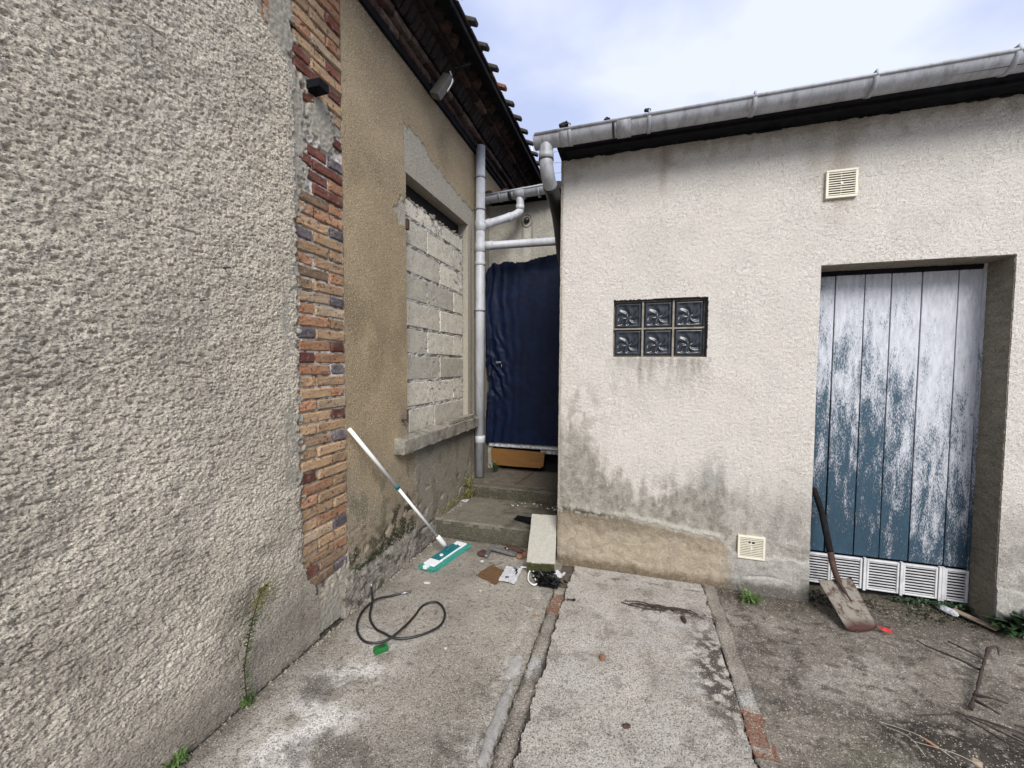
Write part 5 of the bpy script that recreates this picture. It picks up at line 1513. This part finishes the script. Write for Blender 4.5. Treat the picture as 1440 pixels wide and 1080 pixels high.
for k in range(330):
    x, y = rb.uniform(-1.6, 2.2), rb.uniform(1.15, 2.95)
    if -1.12 < x < -0.4 and 2.5 < y: continue
    s = rb.uniform(.001, .0035)
    r_ = bmesh.ops.create_icosphere(bm, subdivisions=1, radius=s)
    bmesh.ops.translate(bm, vec=(x, y, (0.012 if -0.4 < x < 0.46 else (-0.006 if x > .56 else 0.0)) + s * .3), verts=r_['verts'])
tag(bm_obj('grit', bm, M['oldwood']), kind='stuff')
bm = bmesh.new()
for k in range(260):
    y = rb.uniform(0.95, 3.7) if k % 3 else rb.uniform(1.9, 3.7); x = -1.615 + abs(rb.gauss(0, .03)) if y < 3.1 else -1.58 + rb.gauss(0, .015)
    zz = 0.0 if y < 3.1 else 0.16
    s = rb.uniform(.003, .011)
    r_ = bmesh.ops.create_icosphere(bm, subdivisions=1, radius=s)
    for v in r_['verts']: v.co += Vector([rb.uniform(-.3, .3) * s for _ in range(3)])
    bmesh.ops.translate(bm, vec=(x, y, zz + s * .3), verts=r_['verts'])
tag(bm_obj('rubble_crumbs', bm, M['sill']), kind='stuff')

# twigs on the middle slab
bm = bmesh.new()
for k in range(9):
    x = -0.06 + rb.uniform(0, .25); y = 2.55 + rb.uniform(-.02, .02)
    pts = [(x, y, .020)]
    for q in range(4): pts.append((pts[-1][0] + rb.uniform(.04, .09), pts[-1][1] + rb.uniform(-.03, .022), .018 + rb.uniform(0, .014)))
    tb(bm, smooth_path(pts, 4), [0.003] * 17, 5)
for k in range(30):
    x = rb.uniform(-0.05, .45); y = 2.54 + rb.uniform(-.04, .04)
    a = rb.uniform(0, 6.28); l = rb.uniform(.01, .03)
    tb(bm, [(x, y, .018), (x + l * math.cos(a), y + l * math.sin(a), .018 + rb.uniform(0, .02))], [0.0018, .001], 4)
tag(bm_obj('dry_twig', bm, M['twig']), 'thin dry twig and withered stalks lying across the centre slab', 'twig')
lump('leaf_litter', 0.30, 2.475, 0.012, 0.022, M['twig'], 'dark curled leaf at the right end of the twig on the centre slab', 'leaf', (1.6, .6, .5))

# weeds
def leafy(bm, base, h_, r_, n, lw, droop=.4, ml=0.05, mi=0):
    for k in range(n):
        a = rb.uniform(0, 6.28); el_ = rb.uniform(.2, 1.3); d = rb.uniform(.2, 1) * r_
        p0 = Vector(base) + Vector((rb.uniform(-.3, .3) * r_, rb.uniform(-.3, .3) * r_, 0))
        tip = p0 + Vector((math.cos(a) * d, math.sin(a) * d, h_ * math.sin(el_) * rb.uniform(.4, 1)))
        side = Vector((-math.sin(a), math.cos(a), 0)) * lw * rb.uniform(.5, 1)
        mid_ = p0.lerp(tip, .55) + Vector((0, 0, .18 * d + .01))
        v = [bm.verts.new(q) for q in (p0, mid_ + side, tip, mid_ - side)]
        f = bm.faces.new(v); f.material_index = mi
w = bmesh.new(); leafy(w, (0.735, 2.845, -0.01), 0.07, 0.075, 150, 0.009)
tag(bm_obj('weed', w, M['leafgreen']), 'small bright green weed tuft at the foot of the pale wall under the vent', 'weed')
w = bmesh.new()
for (x, y, z, s) in ((-1.585, 3.66, .16, .09), (-1.60, 3.74, .26, .09), (-1.56, 3.70, .17, .07)): leafy(w, (x, y, z), 0.12, s, 60, 0.006)
for k in range(8):
    y = rb.uniform(3.1, 3.6)
    tb(w, smooth_path([(-1.62, 3.62, .2), (-1.61, 3.45 - k * .02, .22 + rb.uniform(-.03, .03)), (-1.62, 3.2 - k * .01, .18 + rb.uniform(-.05, .05))], 4), [.0025] * 9, 4)
tag(bm_obj('weed', w, M['leafolive']), 'straggly green weed growing on the lower step against the left wall', 'weed')
w = bmesh.new()
leafy(w, (-1.50, 4.25, .29), 0.16, 0.08, 45, 0.007)
tag(bm_obj('weed', w, M['leafdark']), 'dark little weed beside the foot of the tall drainpipe', 'weed')
# wall weed
ww = empty('wall_weed', (-1.60, 1.285, 0), 'tall thin olive weed climbing the foot of the rough grey wall', 'weed')
stem = smooth_path([(-1.605, 1.285, -0.005), (-1.60, 1.272, 0.10), (-1.60, 1.27, .18), (-1.598, 1.285, .27), (-1.598, 1.31, .36), (-1.597, 1.345, .45), (-1.595, 1.375, .49)], 6)
tube('stem', stem, 0.0026, M['twig'], ww, 6)
bm = bmesh.new()
for i, p in enumerate(stem):
    nl = 9 if i > 18 else 6
    for k in range(nl):
        a = rb.uniform(0, 6.28); l = rb.uniform(.015, .034) * (1.25 if i > 22 or i < 6 else .9)
        d = Vector((abs(math.cos(a)) * .5, math.sin(a), rb.uniform(-.2, .9))).normalized() * l
        s = Vector((rb.uniform(-1, 1), rb.uniform(-1, 1), rb.uniform(-1, 1))).normalized() * .0042
        v = [bm.verts.new(q) for q in (p, p + d * .5 + s, p + d, p + d * .5 - s)]
        bm.faces.new(v).material_index = 1 if i < 26 else 0
for k in range(240):
    c = Vector((-1.59 + rb.uniform(0, .03), 1.365 + rb.gauss(0, .032), .455 + rb.gauss(0, .035)))
    d = Vector((rb.uniform(-1, 1), rb.uniform(-1, 1), rb.uniform(-.5, 1))).normalized() * rb.uniform(.008, .018)
    s = d.cross(Vector((0, 0, 1))).normalized() * .002
    bm.faces.new([bm.verts.new(q) for q in (c, c + d * .5 + s, c + d, c + d * .5 - s)])
bm_obj('foliage', bm, None, ww, mats=[M['leafolive'], M['leafgreen2']])
w = bmesh.new(); leafy(w, (-1.61, 1.0, -0.005), 0.05, 0.05, 70, 0.006)
tag(bm_obj('weed', w, M['leafgreen']), 'low green tuft in the crack at the bottom left corner of the yard', 'weed')
w = bmesh.new(); leafy(w, (-1.60, 1.28, -0.005), 0.07, 0.04, 50, 0.006)
tag(bm_obj('weed', w, M['leafgreen']), 'low green tuft round the foot of the tall wall weed', 'weed')
w = bmesh.new()
for k in range(13): leafy(w, (1.62 + .032 * k, 3.125 + rb.uniform(-.02, .02), 0), 0.045, 0.04, 16, 0.008)
tag(bm_obj('weed', w, M['leafdark']), 'row of low weeds growing under the white grilles of the blue door', 'weed')
w = bmesh.new()
leafy(w, (2.13, 2.93, 0.0), 0.20, 0.16, 70, 0.026); leafy(w, (2.03, 2.93, 0.0), 0.10, 0.10, 40, 0.014); leafy(w, (2.25, 2.86, 0.0), 0.18, 0.15, 60, 0.03)
tag(bm_obj('leafy_plant', w, M['leafdark']), 'dark broad-leaved plant at the right foot of the pale wall beyond the door', 'plant')
# moss on the plinth ledge
w = bmesh.new()
for k in range(420):
    y = rb.uniform(2.05, 2.74); x = -1.655 + abs(rb.gauss(0, .012)); z = 0.212 + 0.10 * rb.random() ** 2 * ss(2.0, 2.5, np.array(y))
    s = rb.uniform(.002, .007)
    r_ = bmesh.ops.create_icosphere(w, subdivisions=1, radius=s)
    bmesh.ops.translate(w, vec=(x, y, float(z)), verts=r_['verts'])
tag(bm_obj('moss', w, M['moss']), kind='stuff')
# reveal of dirt crumbs in front of door
w = bmesh.new()
for k in range(500):
    x = rb.uniform(1.1, 2.1); y = 3.05 + rb.gauss(0, .05)
    if y > 3.14: continue
    s = rb.uniform(.002, .008)
    r_ = bmesh.ops.create_icosphere(w, subdivisions=1, radius=s)
    bmesh.ops.translate(w, vec=(x, y, -0.008), verts=r_['verts'])
tag(bm_obj('door_dirt', w, M['moss']), kind='stuff')

# shovel ---------------------------------------------------------------------
sh = empty('shovel', (1.27, 2.70, 0), 'rusty square shovel with short dark handle leaning at the left of the blue door', 'shovel')
def shovel_blade():
    # corners: tip left, tip right, top right, top left
    A, B, Cc, D = Vector((1.182, 2.664, 0.006)), Vector((1.360, 2.735, 0.006)), Vector((1.326, 2.985, 0.178)), Vector((1.112, 2.888, 0.178))
    bm = bmesh.new(); n = 12
    nrm = (B - A).cross(D - A).normalized()
    if nrm.y > 0: nrm = -nrm
    g = []
    for i in range(n + 1):
        r_ = []
        for j in range(n + 1):
            s, t_ = i / n, j / n
            p = (A * (1 - s) + B * s) * (1 - t_) + (D * (1 - s) + Cc * s) * t_
            p += nrm * (-0.016 * (1 - (2 * s - 1) ** 2) + 0.010 * math.exp(-((s - .5) / .08) ** 2) * ss(0.45, 1, np.array(t_)))
            if j == 0: p += Vector((0, 0, -.002)) + (D - A) * rb.uniform(-.004, .008) + (D - A) * 0.05 * abs(2 * s - 1) ** 3
            r_.append(bm.verts.new(p))
        g.append(r_)
    for i in range(n):
        for j in range(n): bm.faces.new((g[i][j], g[i + 1][j], g[i + 1][j + 1], g[i][j + 1]))
    bmesh.ops.solidify(bm, geom=bm.faces[:], thickness=0.0035)
    return bm
def blade_mat():
    m, t, b = newmat('rust_and_cement_steel')
    vec = coords(t, (1, 1, 1))
    n = noise(t, vec, 22, 6, 0.72, 0.4)
    c = mix(t, ramp(t, n, [(0.38, 0), (0.50, 1)]), (0.13, 0.075, 0.055), (0.40, 0.365, 0.31))
    geo = t.nodes.new('ShaderNodeNewGeometry'); sep = NN(t, 'ShaderNodeSeparateXYZ'); t.links.new(geo.outputs['Position'], sep.inputs[0])
    mr = NN(t, 'ShaderNodeMapRange'); mr.inputs[1].default_value = 0.012; mr.inputs[2].default_value = 0.04; mr.inputs[3].default_value = 1; mr.inputs[4].default_value = 0
    t.links.new(sep.outputs[2], mr.inputs[0])
    c = mix(t, mr.outputs[0], c, (0.12, 0.055, 0.045))
    t.links.new(c, b.inputs['Base Color']); b.inputs['Roughness'].default_value = 0.75; b.inputs['Metallic'].default_value = 0.15
    bump(t, b, n, 0.5, 0.004)
    return m
bl = bm_obj('blade', shovel_blade(), blade_mat(), sh, True)
tube('socket', smooth_path([(1.262, 2.83, 0.105), (1.235, 2.90, 0.165), (1.222, 2.955, 0.235), (1.215, 3.0, 0.33)], 6), [0.005] * 3 + [0.010] * 4 + [0.017] * 6 + [0.018] * 6, M['rust'], sh, 12)
tube('handle', smooth_path([(1.215, 2.995, 0.32), (1.208, 3.04, 0.42), (1.200, 3.09, 0.53), (1.183, 3.125, 0.62), (1.165, 3.148, 0.69)], 6), [0.019] * 12 + [0.018] * 7 + [0.017] * 5 + [0.012], M['soot_wood'], sh, 12)

# red leaf, litter, plank offcut
rl = bmesh.new()
c = Vector((1.392, 2.735, 0.012))
pts = []
for k in range(10):
    a = 2 * math.pi * k / 10; r_ = 0.038 if k % 2 == 0 else 0.016
    pts.append(rl.verts.new(c + Vector((math.cos(a) * r_ * 1.2, math.sin(a) * r_ * .8, rb.uniform(-.004, .008)))))
cv = rl.verts.new(c + Vector((0, 0, .012)))
for k in range(10): rl.faces.new((pts[k], pts[(k + 1) % 10], cv))
bmesh.ops.solidify(rl, geom=rl.faces[:], thickness=0.0012)
tag(bm_obj('red_leaf', rl, M['red']), 'bright red star-shaped leaf lying at the tip of the shovel blade', 'leaf')
lump('plastic_scrap', 1.865, 3.085, -0.004, 0.042, M['padgrey'], 'crumpled white plastic scrap under the right end of the door grilles', 'scrap', (1.3, .6, .45))
box('wood_offcut', -0.10, 0.10, -0.022, 0.022, 0, 0.010, M['oldwood'], None, 0.002, M=Matrix.Translation((1.955, 3.02, 0.004)) @ Matrix.Rotation(math.radians(-58), 4, 'Z'))
tag(bpy.data.objects['wood_offcut'], 'flat pale wood strip lying at the right door jamb', 'offcut')
# dry branch in the yard
bb = empty('dry_branch', (1.6, 2.4, 0), 'dry brown branch with side shoots on the right of the yard', 'branch')
z_ = 0.012
tube('stalk', smooth_path([(1.80, 2.68, z_ + .02), (1.735, 2.60, z_), (1.645, 2.48, z_ + .01), (1.54, 2.34, z_), (1.43, 2.20, z_)], 6), [0.0062 + rb.uniform(-.002, .002) + (.004 if q_ in (0, 1, 23, 24) else 0) for q_ in range(25)], M['twig'], bb, 8)
for pts in ([(1.74, 2.61, z_), (1.68, 2.66, z_ + .01), (1.66, 2.72, z_)], [(1.66, 2.50, z_), (1.60, 2.55, z_ + .01), (1.52, 2.64, z_), (1.50, 2.68, z_)],
            [(1.50, 2.30, z_), (1.545, 2.27, z_ + .02), (1.60, 2.27, z_ + .01)], [(1.48, 2.27, z_), (1.50, 2.22, z_ + .01), (1.53, 2.20, z_)], [(1.80, 2.68, z_ + .02), (1.84, 2.69, z_ + .03), (1.83, 2.66, z_)]):
    q = smooth_path(pts, 5)
    tube('shoot', q, [0.0065 + rb.uniform(-.0015, .0015) - 0.004 * k / len(q) for k in range(len(q))], M['twig'], bb, 6)
bm = bmesh.new()
for (a, b_) in (((1.40, 2.16), (1.62, 2.08)), ((1.44, 2.15), (1.72, 2.03)), ((1.38, 2.14), (1.50, 1.98)), ((1.50, 2.10), (1.60, 2.0)), ((1.55, 2.16), (1.85, 2.10)), ((1.36, 2.17), (1.46, 2.10)), ((1.20, 2.10), (1.38, 2.16)), ((1.42, 2.14), (1.66, 1.96)), ((1.25, 2.02), (1.42, 1.94)), ((1.60, 2.14), (1.95, 2.02))):
    m_ = ((a[0] + b_[0]) / 2 + rb.uniform(-.02, .02), (a[1] + b_[1]) / 2 + rb.uniform(-.02, .02))
    tb(bm, smooth_path([(a[0], a[1], 0.006), (m_[0], m_[1], .014), (b_[0], b_[1], .005)], 5), [0.003 + rb.uniform(-.001, .001) for _ in range(11)], 6)
tag(bm_obj('dry_stalks', bm, M['twig']), 'loose dark stalks below the dry branch at the right edge of the yard', 'twig')
bm = bmesh.new()
for (a, b_) in (((1.02, 2.02), (1.20, 1.90)), ((1.03, 2.0), (1.10, 1.88)), ((1.10, 1.95), (1.30, 1.86))):
    tb(bm, smooth_path([(a[0], a[1], 0.0), ((a[0] + b_[0]) / 2 + .015, (a[1] + b_[1]) / 2, .02), (b_[0], b_[1], .003)], 5), [0.0014] * 11, 5)
tag(bm_obj('straw', bm, M['straw']), 'pale dry grass stalks lying at the dark hole in the right foreground', 'straw')
for x, y, s, lb_ in ((1.30, 1.96, .020, 'largest pale pebble, in the middle of the dark foreground hollow'), (1.34, 1.925, .015, 'pale pebble just in front of the largest one in the dark hollow'),
                     (1.26, 1.915, .014, 'leftmost pale pebble in the dark foreground hollow'), (1.37, 1.975, .013, 'rightmost pale pebble in the dark foreground hollow')):
    lump('pebble', x, y, -0.045, s, M['oldwood'], lb_, 'pebble', group='pale pebbles in the dark hollow')
box('cigarette_end', -0.022, 0.022, -0.004, 0.004, 0, 0.007, plain('orange_filter', (0.5, 0.2, 0.07), 0.8), None, 0.002, M=Matrix.Translation((1.165, 1.965, -0.008)) @ Matrix.Rotation(-.9, 4, 'Z'))
tag(bpy.data.objects['cigarette_end'], 'orange cigarette end beside the dark hollow in the right foreground', 'cigarette end')
bpy.context.view_layer.update()
